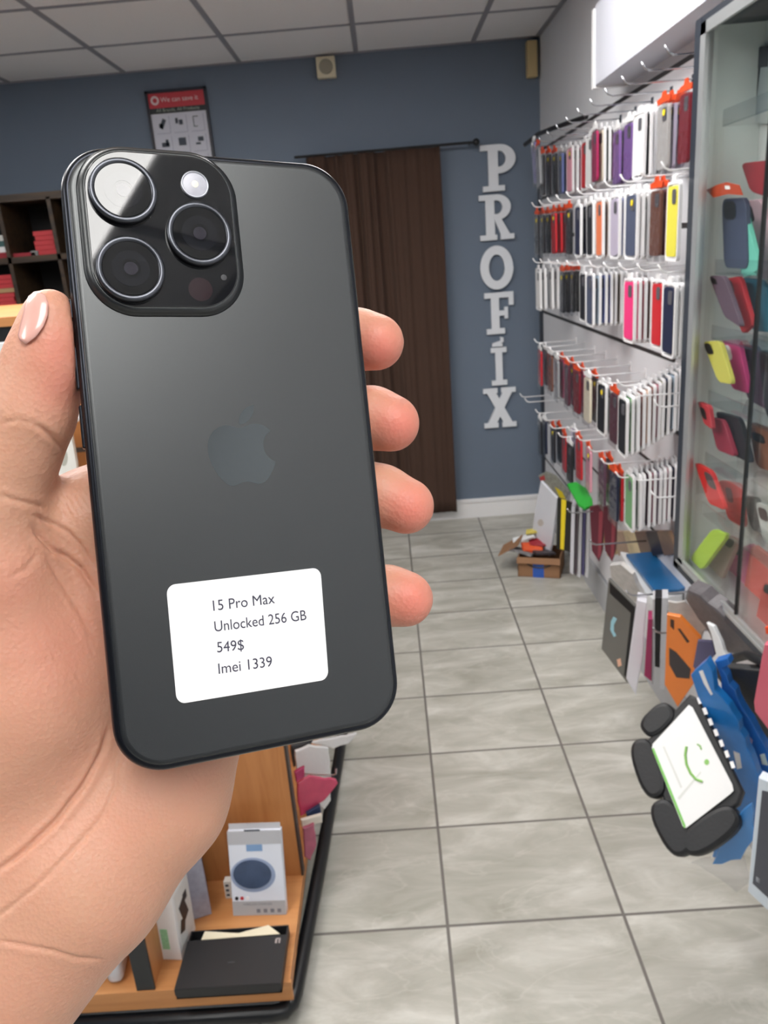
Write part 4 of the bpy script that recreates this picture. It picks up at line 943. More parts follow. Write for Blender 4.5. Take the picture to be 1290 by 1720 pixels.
flat('boxed_pack', 'charcoal boxed pack with white border at the lower right edge', 'box', [(1274, 1306), (1330, 1330), (1330, 1560), (1290, 1530), (1256, 1498), (1262, 1430)], onX(1275, 1420, .58), (1, 1, .1), .02, mx('boxborder', 206, 216, 226),
     [('charcoal_face', [(1280, 1328), (1330, 1340), (1330, 1530), (1292, 1510), (1264, 1484), (1270, 1430)], mx('charcoal', 74, 76, 86)), ('white_print', [(1270, 1472), (1276, 1476), (1276, 1484), (1270, 1480)], mx('softprint', 190, 194, 204))])

# kids tablet case with bumper wheels and smiling paper insert
P0 = at(1163, 1290, 1.64); n = (C0-P0).normalized()+Vector((-.25, .1, .1)); n.normalize()
t = thing('kids_tablet_case', 'black chunky kids tablet case with four bumpers and a white insert with green smile', 'tablet case', P0)
I = Matrix.Translation(-P0)
MKC = mat('black_foam', rgb(26, 27, 30), .5, bump=.25, bscale=150)
slab('body', [(1158, 1166), (1172, 1172), (1248, 1330), (1240, 1352), (1152, 1408), (1136, 1400), (1082, 1262), (1084, 1246)], P0, n, .022, MKC, t, bev=.005, inv=I)
def blob(pts, off=.006, th=.035):
    slab('bumper', pts, P0+n*off, n, th, MKC, t, bev=.009, inv=I)
def rl(c, rx, ry, ang, k=14, e=2.6):
    out = []
    for i in range(k*2):
        a = 2*math.pi*i/(k*2); cx_ = abs(math.cos(a))**(2/e)*math.copysign(1, math.cos(a))*rx; cy_ = abs(math.sin(a))**(2/e)*math.copysign(1, math.sin(a))*ry
        out.append((c[0]+cx_*math.cos(ang)-cy_*math.sin(ang), c[1]+cx_*math.sin(ang)+cy_*math.cos(ang)))
    return out
blob(rl((1103, 1208), 32, 21, -.75)); blob(rl((1087, 1290), 52, 23, 1.25), .008); blob(rl((1126, 1390), 52, 25, 1.1), .008); blob(rl((1192, 1395), 56, 28, -.62), .008)
slab('paper_insert', [(1157, 1184), (1163, 1188), (1230, 1318), (1232, 1328), (1226, 1334), (1152, 1391), (1147, 1388), (1095, 1258), (1096, 1250)], P0+n*.0075, n, .002, mat('insert_paper', rgb(232, 232, 232), .5, var=.02), t, inv=I)
slab('green_edge', [(1095, 1258), (1098, 1256), (1152, 1388), (1149, 1391)], P0+n*.0085, n, .001, mx('green_line', 120, 190, 90), t, inv=I)
GR = mx('green_ink', 134, 188, 96)
def stroke(pts, nm_, r=.0026):
    MB().tube([I @ onplane(x, y, P0+n*.0085, n) for x, y in pts], r, 8).obj(nm_, GR, t)
stroke([(1153, 1254), (1151, 1268), (1153, 1284), (1160, 1299), (1169, 1309), (1180, 1313)], 'smile')
stroke([(1171, 1250), (1176, 1253), (1178, 1259)], 'eyebrow', .0016)
slab('eye_dot', [(1187+4.2*math.cos(a*.6), 1280+5*math.sin(a*.6)) for a in range(10)], P0+n*.0085, n, .001, GR, t, inv=I)
slab('grey_line', [(1113, 1254), (1116, 1254), (1146, 1322), (1143, 1324)], P0+n*.0080, n, .0008, mx('greyline', 212, 214, 210), t, inv=I)
slab('grey_line', [(1138, 1340), (1176, 1296), (1178, 1298), (1141, 1344)], P0+n*.0080, n, .0008, mx('greyline', 212, 214, 210), t, inv=I)

for k in range(7):
    x, y = 1170+9.2*k, 1172+18.0*k
    slab('edge_print', [(x, y), (x+6, y-2), (x+10, y+9), (x+4, y+11)], P0+n*.0085, n, .0008, M_WHITE, t, inv=I)

# cardboard box on the floor
pA = onZ(870, 968, 0); pB = onZ(941, 972, 0)
w = (pB-pA).length; t = thing('cardboard_box', 'open brown cardboard box with blue tape on the floor by the slat wall', 'cardboard box', pA)
t.rotation_euler = (0, 0, math.atan2(pB.y-pA.y, pB.x-pA.x)); CBM = mat('cardboard', rgb(146, 108, 78), .8, var=.06)
h = .105; dp = .19
MB().b2((0, 0, 0), (w, .005, h)).b2((0, dp-.005, 0), (w, dp, h)).b2((0, 0, 0), (.005, dp, h)).b2((w-.005, 0, 0), (w, dp, h)).b2((0, 0, 0), (w, dp, .005)).obj('carton_walls', CBM, t)
MB().box((w/2, -.012, h-.012), (w*1.02, .004, .03), Matrix.Rotation(-.35, 3, 'X')).obj('front_flap', CBM, t)
MB().box((-.05, dp*.5, h+.025), (.12, dp*.8, .004), Matrix.Rotation(-.55+math.pi, 3, 'Y')).obj('side_flap', CBM, t)
MB().b2((w*.36, -.0015, 0), (w*.62, 0, h*.8)).obj('blue_tape', mx('bluetape', 44, 88, 176), t)
MB().tube([(w*.22, -.002, h*.70), (w*.35, -.002, h*.55), (w*.5, -.0005, h*.50), (w*.65, -.002, h*.55), (w*.78, -.002, h*.66)], .0035, 6).obj('smile_print', mx('box_ink', 44, 34, 30), t)
J = [((.06, .09, h+.02), (.10, .08, .012), (.2, .1, .3), mx('orangebag', 220, 92, 50), 'orange crumpled wrapper in the cardboard box'),
     ((.02, .05, h+.012), (.12, .08, .01), (-.2, .15, -.2), mx('greybag', 120, 118, 120, var=.4, vscale=60), 'grey wrapper spilling over the cardboard box'),
     ((.10, .13, h+.035), (.12, .06, .01), (.3, -.1, .1), mx('redbag', 150, 44, 54), 'dark red wrapper in the cardboard box'),
     ((.01, .14, h+.05), (.11, .05, .008), (.1, -.25, .2), M_WPOLY, 'white wrapper lying on the cardboard box heap'),
     ((.08, .17, h+.085), (.12, .04, .008), (.1, -.2, .1), mx('yellowbag', 206, 190, 90), 'yellow strip on top of the cardboard box heap'),
     ((.12, .06, h+.01), (.10, .09, .01), (-.1, .1, .5), mx('darkbag', 60, 54, 58), 'dark wrapper at the right of the cardboard box heap')]
Mx = Matrix.Translation(pA) @ Matrix.Rotation(t.rotation_euler.z, 4, 'Z')
for c, d, r, m_, lb in J:
    b = MB(); b.box((0, 0, 0), d, bev=.003); bmesh.ops.subdivide_edges(b.bm, edges=b.bm.edges[:], cuts=2, use_grid_fill=True)
    for v in b.bm.verts: v.co += Vector([random.uniform(-.003, .003) for _ in range(3)])
    o = b.obj('wrapper', m_); o.matrix_world = Mx @ Matrix.Translation(c) @ Matrix.Rotation(r[2], 4, 'Z') @ Matrix.Rotation(r[0], 4, 'X') @ Matrix.Rotation(r[1], 4, 'Y'); tag(o, lb, 'wrapper', 'wrappers heaped in the floor box')

# ------------------------------------------------------------------ the phone
PA = Vector((.926, .089, .367)); PB = Vector((-.104, .994, .021)); PT = Vector((-38.2, 16.6, 209.0))   # camera frame: right, up, depth (mm)
PA.normalize(); PB = (PB-PA*PB.dot(PA)).normalized(); PN = -PA.cross(PB)
if PN.z > 0: PN = -PN
def c2w(v): return C0 + (RT*v[0]+UP*v[1]+FW*v[2])*.001
MP = Matrix((RT*PA.x+UP*PA.y+FW*PA.z, RT*PB.x+UP*PB.y+FW*PB.z, RT*PN.x+UP*PN.y+FW*PN.z)).transposed().to_4x4()
MP.translation = c2w(PT)
MPI = MP.inverted()
def ph(px, py, w=0):
    """image point -> phone back coordinates (m)"""
    n_ = MP.to_3x3() @ Vector((0, 0, 1)); P_ = MP @ Vector((0, 0, w))
    p = MPI @ onplane(px, py, P_, n_); return p.x, p.y
phone = thing('smartphone', 'dark grey smartphone held back-side out with a white price sticker', 'smartphone', M=MP)
phone.name = 'smartphone'
PWm, PHm = .0767, .1599
def loft(sections, name, m, parent, smooth=True, cap0=True, cap1=True):
    bm = bmesh.new(); R_ = []
    for (P, z) in sections: R_.append([bm.verts.new((x, y, z)) for x, y in P])
    for A, B in zip(R_, R_[1:]):
        n = len(A)
        for i in range(n): bm.faces.new((A[i], A[(i+1) % n], B[(i+1) % n], B[i]))
    if cap0: bm.faces.new(R_[0][::-1])
    if cap1: bm.faces.new(R_[-1])
    bmesh.ops.recalc_face_normals(bm, faces=bm.faces[:])
    me = bpy.data.meshes.new(name); bm.to_mesh(me); bm.free()
    o = link(name, me, m, parent)
    if smooth:
        for p in me.polygons: p.use_smooth = len(p.vertices) < 10
    return o
def RR(ins, r=.0125, w=PWm, h=PHm, cx=0, cy=0, n=14): return rrect(w-2*ins, h-2*ins, max(r-ins, .0008), n, cx, cy)
M_TI = mat('black_titanium', rgb(46, 48, 54), .28, metal=.85, var=.02)
fr = [(RR(.0016), -.00825), (RR(.0006), -.0078), (RR(.0), -.0066), (RR(0), -.0018), (RR(.0004), -.0008), (RR(.0010), -.0002), (RR(.0016), -.0001)]
loft(fr, 'frame', M_TI, phone)
def glass_mat():
    m = bpy.data.materials.new('matte_back_glass'); m.use_nodes = True
    nt = m.node_tree; N = nt.nodes; L = nt.links; p = N['Principled BSDF']
    p.inputs['Base Color'].default_value = rgb(24, 26, 29); p.inputs['Roughness'].default_value = .36
    p.inputs['Specular IOR Level'].default_value = 1.0; p.inputs['Metallic'].default_value = .1; p.inputs['Specular Tint'].default_value = (.97, 1, 1, 1)
    tc = N.new('ShaderNodeTexCoord'); nz = N.new('ShaderNodeTexNoise'); nz.inputs['Scale'].default_value = 4000
    b = N.new('ShaderNodeBump'); b.inputs['Strength'].default_value = .04; b.inputs['Distance'].default_value = .0005
    L.new(tc.outputs['Object'], nz.inputs['Vector']); L.new(nz.outputs['Fac'], b.inputs['Height']); L.new(b.outputs[0], p.inputs['Normal'])
    return m
M_BG = glass_mat()
loft([(RR(.00165), -.0012), (RR(.00165), -.0001), (RR(.0021), .0002), (RR(.0030), .0003)], 'back_glass', M_BG, phone)
loft([(RR(.0020), -.0086), (RR(.0018), -.0082), (RR(.0022), -.0080)], 'screen', mat('screen_glass', rgb(10, 10, 12), .1, coat=.5), phone)
# side buttons on the left edge (action, volume)
for v0, v1 in ((.036, .041), (.018, .029), (.003, .014)):
    MB().box((-PWm/2-.0002, (v0+v1)/2, -.0042), (.0010, v1-v0, .0028), bev=.0004).obj('side_button', M_TI, phone)
# camera plateau
cx0, cy0 = ph(135, 250); cx1, cy1 = ph(405, 535)
u0 = ph(134, 400)[0]; u1 = ph(404, 400)[0]; v1 = ph(270, 252)[1]; v0 = ph(290, 534)[1]
cw, chh = u1-u0, v1-v0; ccx, ccy = (u0+u1)/2, (v0+v1)/2
def CR(ins, r=.0125): return rrect(cw-2*ins, chh-2*ins, r-ins, 14, ccx, ccy)
loft([(CR(0), .0002), (CR(.0005), .0005), (CR(.0009), .0012), (CR(.0014), .0018), (CR(.0020), .0021)], 'camera_plateau', M_BG, phone, cap1=True)
M_CG = mat('camera_glass', rgb(20, 21, 24), .035, spec=.75, var=.02)
loft([(CR(.0021), .0019), (CR(.0021), .00214), (CR(.0024), .00220)], 'camera_cover_glass', M_CG, phone)
M_RING = mat('lens_ring_metal', rgb(84, 86, 92), .32, metal=.9, var=.03)
M_RINGD = mat('lens_barrel_black', rgb(18, 18, 22), .3, metal=.3)
M_LENS = mat('lens_glass', rgb(8, 9, 12), .03, spec=.8)
ILM = mat('inner_lens', rgb(22, 23, 28), .03, spec=.8); PUM = mat('lens_pupil', rgb(44, 42, 50), .03, spec=.8, var=.4, vscale=500)
lens_pos = [((207, 318), .0044, 'ultra'), ((220, 450), .0044, 'main'), ((336, 391), .0044, 'tele')]
for (px, py), hh, nm_ in lens_pos:
    u, v = ph(px, py, hh); r = .0084
    L0 = empty('lens'); L0.parent = phone; L0.matrix_local = Matrix.Translation((u, v, 0))
    MB().lathe([(r, .0020), (r, hh-.0010), (r-.0002, hh-.0006)], 64).obj('barrel', M_RINGD, L0, smooth=True)
    MB().lathe([(r, hh-.0010), (r-.0001, hh-.0003), (r-.0005, hh), (r-.0012, hh+.0000), (r-.0015, hh-.0003)], 64).obj('ring', M_RING, L0, smooth=True)
    MB().lathe([(r-.0014, hh-.0006), (r-.0016, hh-.0003), (0, hh-.0003)], 64).obj('front_glass', M_LENS, L0)
    MB().lathe([(.0024, hh-.00027), (.0046, hh-.00027)], 40).obj('inner_ring', ILM, L0)
    MB().lathe([(.0017, hh-.00027), (0, hh-.00027)], 32).obj('pupil', PUM, L0)
u, v = ph(327, 311, .0022)
fl = empty('flash'); fl.parent = phone; fl.matrix_local = Matrix.Translation((u, v, 0))
MB().lathe([(.0036, .0020), (.0036, .0027), (.0033, .0029), (.0031, .0026)], 40).obj('flash_ring', mat('flash_ring', rgb(170, 172, 180), .3, metal=.5), fl, smooth=True)
MB().lathe([(.0031, .0026), (.0020, .0028), (0, .0029)], 40).obj('flash_lens', mat('flash_white', rgb(186, 186, 196), .35, var=.12, vscale=900), fl, smooth=True)
MB().lathe([(.0009, .00291), (0, .00295)], 20).obj('flash_led', mat('flash_led', rgb(250, 240, 214), .4), fl)
u, v = ph(337, 486, .0022)
MB().lathe([(.0031, .00222), (0, .00224)], 40, Matrix.Translation((u, v, 0))).obj('lidar_window', mat('lidar', rgb(44, 30, 34), .12, coat=.6), phone)
u, v = ph(376, 466, .0022)
MB().lathe([(.0008, .00222), (0, .00224)], 20, Matrix.Translation((u, v, 0))).obj('microphone_hole', mat('michole', rgb(50, 50, 54), .3), phone)
# fruit shaped logo
def path(d0, cmds, n=10):
    P = [d0]; x, y = d0
    for c in cmds:
        if c[0] == 'c':
            a = c[1:]; p0 = (x, y); p1 = (x+a[0], y+a[1]); p2 = (x+a[2], y+a[3]); p3 = (x+a[4], y+a[5])
            for i in range(1, n+1):
                t_ = i/n; q = 1-t_
                P.append((q**3*p0[0]+3*q*q*t_*p1[0]+3*q*t_*t_*p2[0]+t_**3*p3[0], q**3*p0[1]+3*q*q*t_*p1[1]+3*q*t_*t_*p2[1]+t_**3*p3[1]))
            x, y = p3
    return P
body = path((318.7, 268.7), [('c', -.2, -36.7, 16.4, -64.4, 50, -84.8), ('c', -18.8, -26.9, -47.2, -41.7, -84.7, -44.6), ('c', -35.5, -2.8, -74.3, 20.7, -88.5, 20.7), ('c', -15, 0, -49.4, -19.7, -76.4, -19.7),
    ('c', -55.8, .9, -115.1, 44.5, -115.1, 133.2), ('c', 0, 26.2, 4.8, 53.3, 14.4, 81.2), ('c', 12.8, 36.7, 59, 126.7, 107.2, 125.2), ('c', 25.2, -.6, 43, -17.9, 75.8, -17.9), ('c', 31.8, 0, 48.3, 17.9, 76.4, 17.9),
    ('c', 48.6, -.7, 90.4, -82.5, 102.6, -119.3), ('c', -65.2, -30.7, -61.7, -90, -61.7, -91.9)])
leaf = path((262.1, 104.5), [('c', 27.3, -32.4, 24.8, -61.9, 24, -72.5), ('c', -24.1, 1.4, -52, 16.4, -67.9, 34.9), ('c', -17.5, 19.8, -27.8, 44.3, -25.6, 71.9), ('c', 26.1, 2, 49.9, -11.4, 69.5, -34.3)])
uL = ph(350, 770)[0]; uR = ph(463, 770)[0]; vT = ph(410, 681)[1]; vB = ph(410, 815)[1]
sx = (uR-uL)/(384-4); sy = (vT-vB)/(480-32)
bm = bmesh.new()
for poly in (body, leaf):
    pts = poly[:-1] if (abs(poly[0][0]-poly[-1][0])+abs(poly[0][1]-poly[-1][1])) < 1 else poly
    f_ = bm.faces.new([bm.verts.new((uL+(x-4)*sx, vB+(480-y)*sy, .00036)) for x, y in pts])
    if f_.normal.z < 0: f_.normal_flip()
bm.normal_update()
for f_ in bm.faces:
    if f_.normal.z < 0: f_.normal_flip()
bmesh.ops.triangulate(bm, faces=bm.faces[:])
me = bpy.data.meshes.new('fruit_logo'); bm.to_mesh(me); bm.free()
link('fruit_logo', me, mat('polished_logo', rgb(78, 83, 85), .12, metal=.8, spec=1.0, var=.02), phone)
# sticker
ST = [ph(x, y, .0004) for x, y in ((279, 983), (538, 953), (552, 1141), (297, 1183))]
ctr = (sum(p[0] for p in ST)/4, sum(p[1] for p in ST)/4)
def bil(u, v):
    a = [ST[0][k]*(1-u)*(1-v)+ST[1][k]*u*(1-v)+ST[2][k]*u*v+ST[3][k]*(1-u)*v for k in (0, 1)]; return a
R2 = []
for (sxx, syy, a0) in ((1, 1, 0), (-1, 1, 90), (-1, -1, 180), (1, -1, 270)):
    for k in range(8):
        a = math.radians(a0+90*k/7); rx, ry = .055, .08
        R2.append(bil(.5+sxx*(.5-rx)+rx*math.cos(a), .5-(syy*(.5-ry)+ry*math.sin(a))))
sk = empty('price_sticker'); sk.parent = phone
sk['label'] = 'white paper price sticker with four lines of print'
MB().prism([(x, y, .00050) for x, y in R2], (0, 0, 1), .00022).obj('paper', mat('sticker_paper', rgb(250, 250, 250), .5, var=.005), sk)
M_INK = mat('sticker_ink', rgb(52, 50, 70), .5)
for s_, a, b_, cp in (('15 Pro Max', (358.5, 1026), (462, 1013), .00285), ('Unlocked 256 GB', (361, 1061), (515, 1041), .00285), ('549$', (365, 1096), (410, 1091), .00285), ('Imei 1339', (367.5, 1132), (457.5, 1119), .00285)):
    p0 = ph(*a, .0006); p1 = ph(*b_, .0006)
    text_mesh(s_, (p0[0], p0[1], .00062), (p1[0], p1[1], .00062), (0, 1, 0), M_INK, sk, cap=cp)

# ------------------------------------------------------------------ the hand
def build_hand():
    f32 = np.float32
    def H(px, py, z): return np.array([(px-645)*z/F, (860-py)*z/F, z])
    VOX = 1.0
    lo = np.array([-190., -205., 165.]); hi = np.array([22., 72., 292.])
    ns = ((hi-lo)/VOX).astype(int)+1
    X, Y, Z = np.meshgrid(*[lo[i]+VOX*np.arange(ns[i]) for i in range(3)], indexing='ij')
    X = X.astype(f32); Y = Y.astype(f32); Z = Z.astype(f32)
    def cone(a, ra, b, rb):
        a = np.asarray(a, f32); b = np.asarray(b, f32); d = b-a; L2 = float(d@d)
        t = np.clip(((X-a[0])*d[0]+(Y-a[1])*d[1]+(Z-a[2])*d[2])/L2, 0, 1)
        return np.sqrt((X-a[0]-t*d[0])**2+(Y-a[1]-t*d[1])**2+(Z-a[2]-t*d[2])**2)-(ra+(rb-ra)*t)
    def ell(c, r, ax=None):
        c = np.asarray(c, f32); P = [X-c[0], Y-c[1], Z-c[2]]
        if ax is not None: P = [sum(P[j]*f32(ax[i][j]) for j in range(3)) for i in range(3)]
        k0 = np.sqrt(sum((P[i]/r[i])**2 for i in range(3))); k1 = np.sqrt(sum((P[i]/r[i]**2)**2 for i in range(3)))+1e-6
        return k0*(k0-1)/k1
    def sm(a, b, k):
        h = np.maximum(k-np.abs(a-b), 0)/k; return np.minimum(a, b)-h*h*k*.25
    def chain(pts, k=3.0):
        d = None
        for (a, ra), (b, rb) in zip(pts, pts[1:]):
            c = cone(a, ra, b, rb); d = c if d is None else sm(d, c, k)
        return d
    # fingers, pixel + depth (mm) + radius (mm)
    index = chain([(H(175, 862, 226), 13.5), (H(400, 700, 251), 10.5), (H(540, 590, 247), 9.3), (H(600, 570, 240), 8.8), (H(632, 575, 237), 8.4)])
    middle = chain([(H(215, 960, 230), 13.5), (H(440, 790, 256), 10.5), (H(580, 700, 250), 9.6), (H(625, 702, 243), 9.3), (H(657, 711, 240), 8.7)])
    ring = chain([(H(250, 1060, 234), 13), (H(460, 900, 258), 10.3), (H(590, 815, 252), 9.2), (H(640, 832, 245), 9.2), (H(682, 850, 242), 8.7)])
    little = chain([(H(290, 1160, 236), 12), (H(480, 1060, 256), 9.5), (H(600, 1000, 250), 8.6), (H(650, 1000, 245), 9.0), (H(681, 1006, 243), 8.6)])
    thumb = chain([(H(86, 529, 199), 6.4), (H(84, 570, 200), 7.8), (H(72, 622, 202), 9.3), (H(50, 695, 203), 10.4), (H(22, 765, 205), 10.6), (H(-8, 850, 207), 12.3), (H(-8, 960, 212), 17), (H(0, 1040, 217), 21)], 5)
    pad = ell(H(90, 600, 200), (6.5, 11.0, 7.2))
    thumb = sm(thumb, pad, 3)
    thenar = ell(H(18, 1110, 221), (26, 36, 23), None)
    th2 = cone(H(60, 1180, 222), 20, H(-40, 1330, 226), 24)
    palm = cone(H(110, 905, 224), 13.5, H(180, 1080, 232), 17)
    palm = sm(palm, cone(H(150, 868, 224), 13.0, H(225, 935, 230), 13.5), 8)
    palm = sm(palm, cone(H(200, 1010, 233), 15, H(310, 1120, 238), 15), 8)
    heel = cone(H(338, 1165, 242), 17, H(263, 1338, 236), 20.0)
    heel = sm(heel, cone(H(263, 1338, 236), 20.0, H(140, 1470, 230), 23.5), 8)
    heel = sm(heel, cone(H(140, 1470, 230), 23.5, H(30, 1600, 228), 22.0), 8)
    mid = cone(H(150, 1180, 236), 19, H(80, 1400, 230), 22)
    wrist = cone(H(30, 1600, 228), 22.0, H(-95, 1790, 224), 24)
    wrist = sm(wrist, cone(H(-60, 1480, 226), 23, H(-200, 1700, 224), 24), 14)
    arm = cone(H(-95, 1790, 224), 24, H(-190, 1990, 222), 26)
    arm = sm(arm, cone(H(-200, 1700, 224), 24, H(-290, 1900, 222), 26), 14)
    web = cone(H(60, 885, 218), 10, H(0, 920, 214), 14)
    d = sm(palm, mid, 12); d = sm(d, heel, 10); d = sm(d, sm(thenar, th2, 12), 9); d = sm(d, web, 6)
    d = sm(d, sm(wrist, arm, 12), 12)
    fing = np.minimum(np.minimum(index, middle), np.minimum(ring, little))
    d = sm(d, fing, 5); d = sm(d, thumb, 5)
    # the phone presses into the skin
    a = np.array(PA, f32); b = np.array(PB, f32); n = np.array(PN, f32); c = np.array(PT, f32)
    pu = (X-c[0])*a[0]+(Y-c[1])*a[1]+(Z-c[2])*a[2]; pv = (X-c[0])*b[0]+(Y-c[1])*b[1]+(Z-c[2])*b[2]; pw = (X-c[0])*n[0]+(Y-c[1])*n[1]+(Z-c[2])*n[2]+4.1
    R_ = 12.5; qx = np.abs(pu)-(38.55-R_); qy = np.abs(pv)-(80.15-R_)
    d2 = np.sqrt(np.maximum(qx, 0)**2+np.maximum(qy, 0)**2)+np.minimum(np.maximum(qx, qy), 0)-R_
    e = 1.0
    wx = d2+e; wy = np.abs(pw)-(4.35-e)
    box = np.sqrt(np.maximum(wx, 0)**2+np.maximum(wy, 0)**2)+np.minimum(np.maximum(wx, wy), 0)-e
    d = -sm(-d, box, 1.2)
    # surface nets
    s = d < 0
    nx, ny, nz = d.shape
    corners = [(i, j, k) for i in (0, 1) for j in (0, 1) for k in (0, 1)]
    cnt = sum(s[i:nx-1+i, j:ny-1+j, k:nz-1+k].astype(np.int8) for i, j, k in corners)
    act = (cnt > 0) & (cnt < 8)
    idx = -np.ones(act.shape, np.int64); A = np.argwhere(act); idx[act] = np.arange(len(A))
    acc = np.zeros((len(A), 3)); num = np.zeros(len(A))
    i0, j0, k0 = A.T
    for c1 in corners:
        for ax in range(3):
            if c1[ax]: continue
            c2 = list(c1); c2[ax] = 1
            v1 = d[i0+c1[0], j0+c1[1], k0+c1[2]]; v2 = d[i0+c2[0], j0+c2[1], k0+c2[2]]
            m = (v1 < 0) != (v2 < 0); t = np.where(m, v1/(v1-v2+1e-12), 0)
            pos = np.tile(np.array(c1, float), (len(A), 1)); pos[:, ax] += t
            acc[m] += pos[m]; num[m] += 1
    V = (A+acc/num[:, None])*VOX+lo
    Q = []
    for ax in range(3):
        sl1 = [slice(1, n_-1) for n_ in d.shape]; sl2 = list(sl1)
        sl1[ax] = slice(0, d.shape[ax]-1); sl2[ax] = slice(1, d.shape[ax])
        a1 = s[tuple(sl1)]; a2 = s[tuple(sl2)]
        E_ = np.argwhere(a1 != a2); off = np.array([1, 1, 1]); off[ax] = 0; E_ = E_+off
        o1, o2 = [q for q in range(3) if q != ax]
        q = []
        for da, db in ((0, 0), (1, 0), (1, 1), (0, 1)):
            c_ = E_.copy(); c_[:, o1] -= da; c_[:, o2] -= db
            q.append(idx[c_[:, 0], c_[:, 1], c_[:, 2]])
        q = np.stack(q, 1)
        inside = s[E_[:, 0], E_[:, 1], E_[:, 2]]
        flip = inside if ax != 1 else ~inside
        q[flip] = q[flip][:, ::-1]
        Q.append(q[(q >= 0).all(1)])
    Q = np.concatenate(Q)
    def relax(V, Q, it, w=.5):
        for _ in range(it):
            S_ = np.zeros_like(V); C_ = np.zeros(len(V))
            for a_, b_ in ((0, 1), (1, 2), (2, 3), (3, 0)):
                for p, q in ((a_, b_), (b_, a_)):
                    for k_ in range(3): S_[:, k_] += np.bincount(Q[:, p], V[Q[:, q], k_], len(V))
                    C_ += np.bincount(Q[:, p], minlength=len(V))
            V = V*(1-w)+w*S_/np.maximum(C_, 1)[:, None]
        return V
    V = relax(V, Q, 2)
    def mkmesh(V, Q):
        me = bpy.data.meshes.new('hand')
        me.vertices.add(len(V)); me.vertices.foreach_set('co', np.ascontiguousarray(V, dtype=np.float32).ravel())
        me.loops.add(Q.size); me.loops.foreach_set('vertex_index', Q.ravel().astype(np.int32))
        me.polygons.add(len(Q)); me.polygons.foreach_set('loop_start', (np.arange(len(Q))*4).astype(np.int32))
        me.update(calc_edges=True); me.validate(); return me
    me = mkmesh(V, Q)
    # one subdivision for the fine creases
    tmp = bpy.data.objects.new('tmp', me); COL.objects.link(tmp)
    sb = tmp.modifiers.new('s', 'SUBSURF'); sb.levels = 1; sb.render_levels = 1
    dg = bpy.context.evaluated_depsgraph_get(); me2 = bpy.data.meshes.new_from_object(tmp.evaluated_get(dg)); bpy.data.objects.remove(tmp)
    bmx = bmesh.new(); bmx.from_mesh(me2); bmesh.ops.recalc_face_normals(bmx, faces=bmx.faces[:]); bmx.to_mesh(me2); bmx.free(); me2.update()
    n = len(me2.vertices); co = np.empty(n*3, np.float32); me2.vertices.foreach_get('co', co); co = co.reshape(-1, 3)
    no = np.empty(n*3, np.float32); me2.vertices.foreach_get('normal', no); no = no.reshape(-1, 3)
    px = 645+F*co[:, 0]/co[:, 2]; py = 860-F*co[:, 1]/co[:, 2]
    face = no[:, 2] < .1                        # skin turned toward the palm side
    disp = np.zeros(n, np.float32)
    def crease(pts, depth, width, ridge=.25):
        nonlocal disp
        best = np.full(n, 1e9); end = np.zeros(n)
        tot = len(pts)-1
        for i_, (a_, b_) in enumerate(zip(pts, pts[1:])):
            a_ = np.array(a_, float); b_ = np.array(b_, float); dd = b_-a_; L2 = dd@dd
            t = np.clip(((px-a_[0])*dd[0]+(py-a_[1])*dd[1])/L2, 0, 1)
            q = np.hypot(px-a_[0]-t*dd[0], py-a_[1]-t*dd[1]); up_ = q < best
            best = np.where(up_, q, best); end = np.where(up_, (i_+t)/tot, end)
        taper = np.clip(np.minimum(end, 1-end)*6+.25, 0, 1)
        disp += np.where(face, -depth*taper*np.exp(-(best/width)**2)+depth*ridge*taper*np.exp(-((best-2.6*width)/(1.5*width))**2), 0)
    crease([(182, 1225), (172, 1262), (140, 1320), (95, 1378), (40, 1430), (-10, 1468)], 1.0, 4.0, .3)
    crease([(196, 1272), (194, 1320), (172, 1372), (120, 1430), (60, 1490), (10, 1530), (-10, 1545)], .45, 4.0, .25)
    crease([(-5, 1580), (40, 1588), (90, 1598), (130, 1610), (172, 1612)], .5, 3.5, .2)
    crease([(54, 885), (70, 905), (90, 925), (112, 935), (135, 955), (165, 1000)], 1.0, 4.0, .35)
    crease([(60, 868), (85, 878), (112, 892), (134, 915), (158, 952)], .7, 3.5, .3)
    crease([(75, 925), (95, 965), (125, 1010), (160, 1075)], .45, 4.5, .2)
    crease([(20, 968), (45, 955), (62, 930)], .3, 5, .2)
    crease([(60, 712), (80, 728), (96, 742), (108, 756)], .7, 4.0, .35)
    crease([(0, 712), (30, 706), (60, 712)], .2, 4.0, .2)
    crease([(0, 832), (25, 840), (50, 846), (72, 852)], .5, 4.0, .3)
    for k_ in range(7):
        crease([(88+8*k_, 838-5*k_), (100+8*k_, 850-5*k_), (110+9*k_, 872-5*k_)], .22, 2.2, .3)
    rng = np.random.RandomState(4)
    for k_ in range(26):
        x_, y_ = rng.uniform(0, 150), rng.uniform(960, 1160); a_ = rng.uniform(.6, 1.2); l_ = rng.uniform(15, 45)
        crease([(x_, y_), (x_+l_*math.cos(a_), y_+l_*math.sin(a_))], .09, 2.2, .2)
    for k_ in range(26):
        x_, y_ = rng.uniform(60, 330), rng.uniform(1290, 1520); a_ = rng.uniform(.9, 1.7); l_ = rng.uniform(15, 40)
        crease([(x_, y_), (x_+l_*math.cos(a_), y_+l_*math.sin(a_))], .07, 2.2, .2)
    # bed of the thumb nail
    co = co + no*disp[:, None]
    # pigment: redder finger tips and pads
    redc = [((640, 590), 50), ((672, 715), 48), ((690, 855), 48), ((692, 1010), 48), ((100, 590), 60), ((108, 640), 50), ((90, 1080), 120), ((20, 990), 70)]
    red = np.zeros(n)
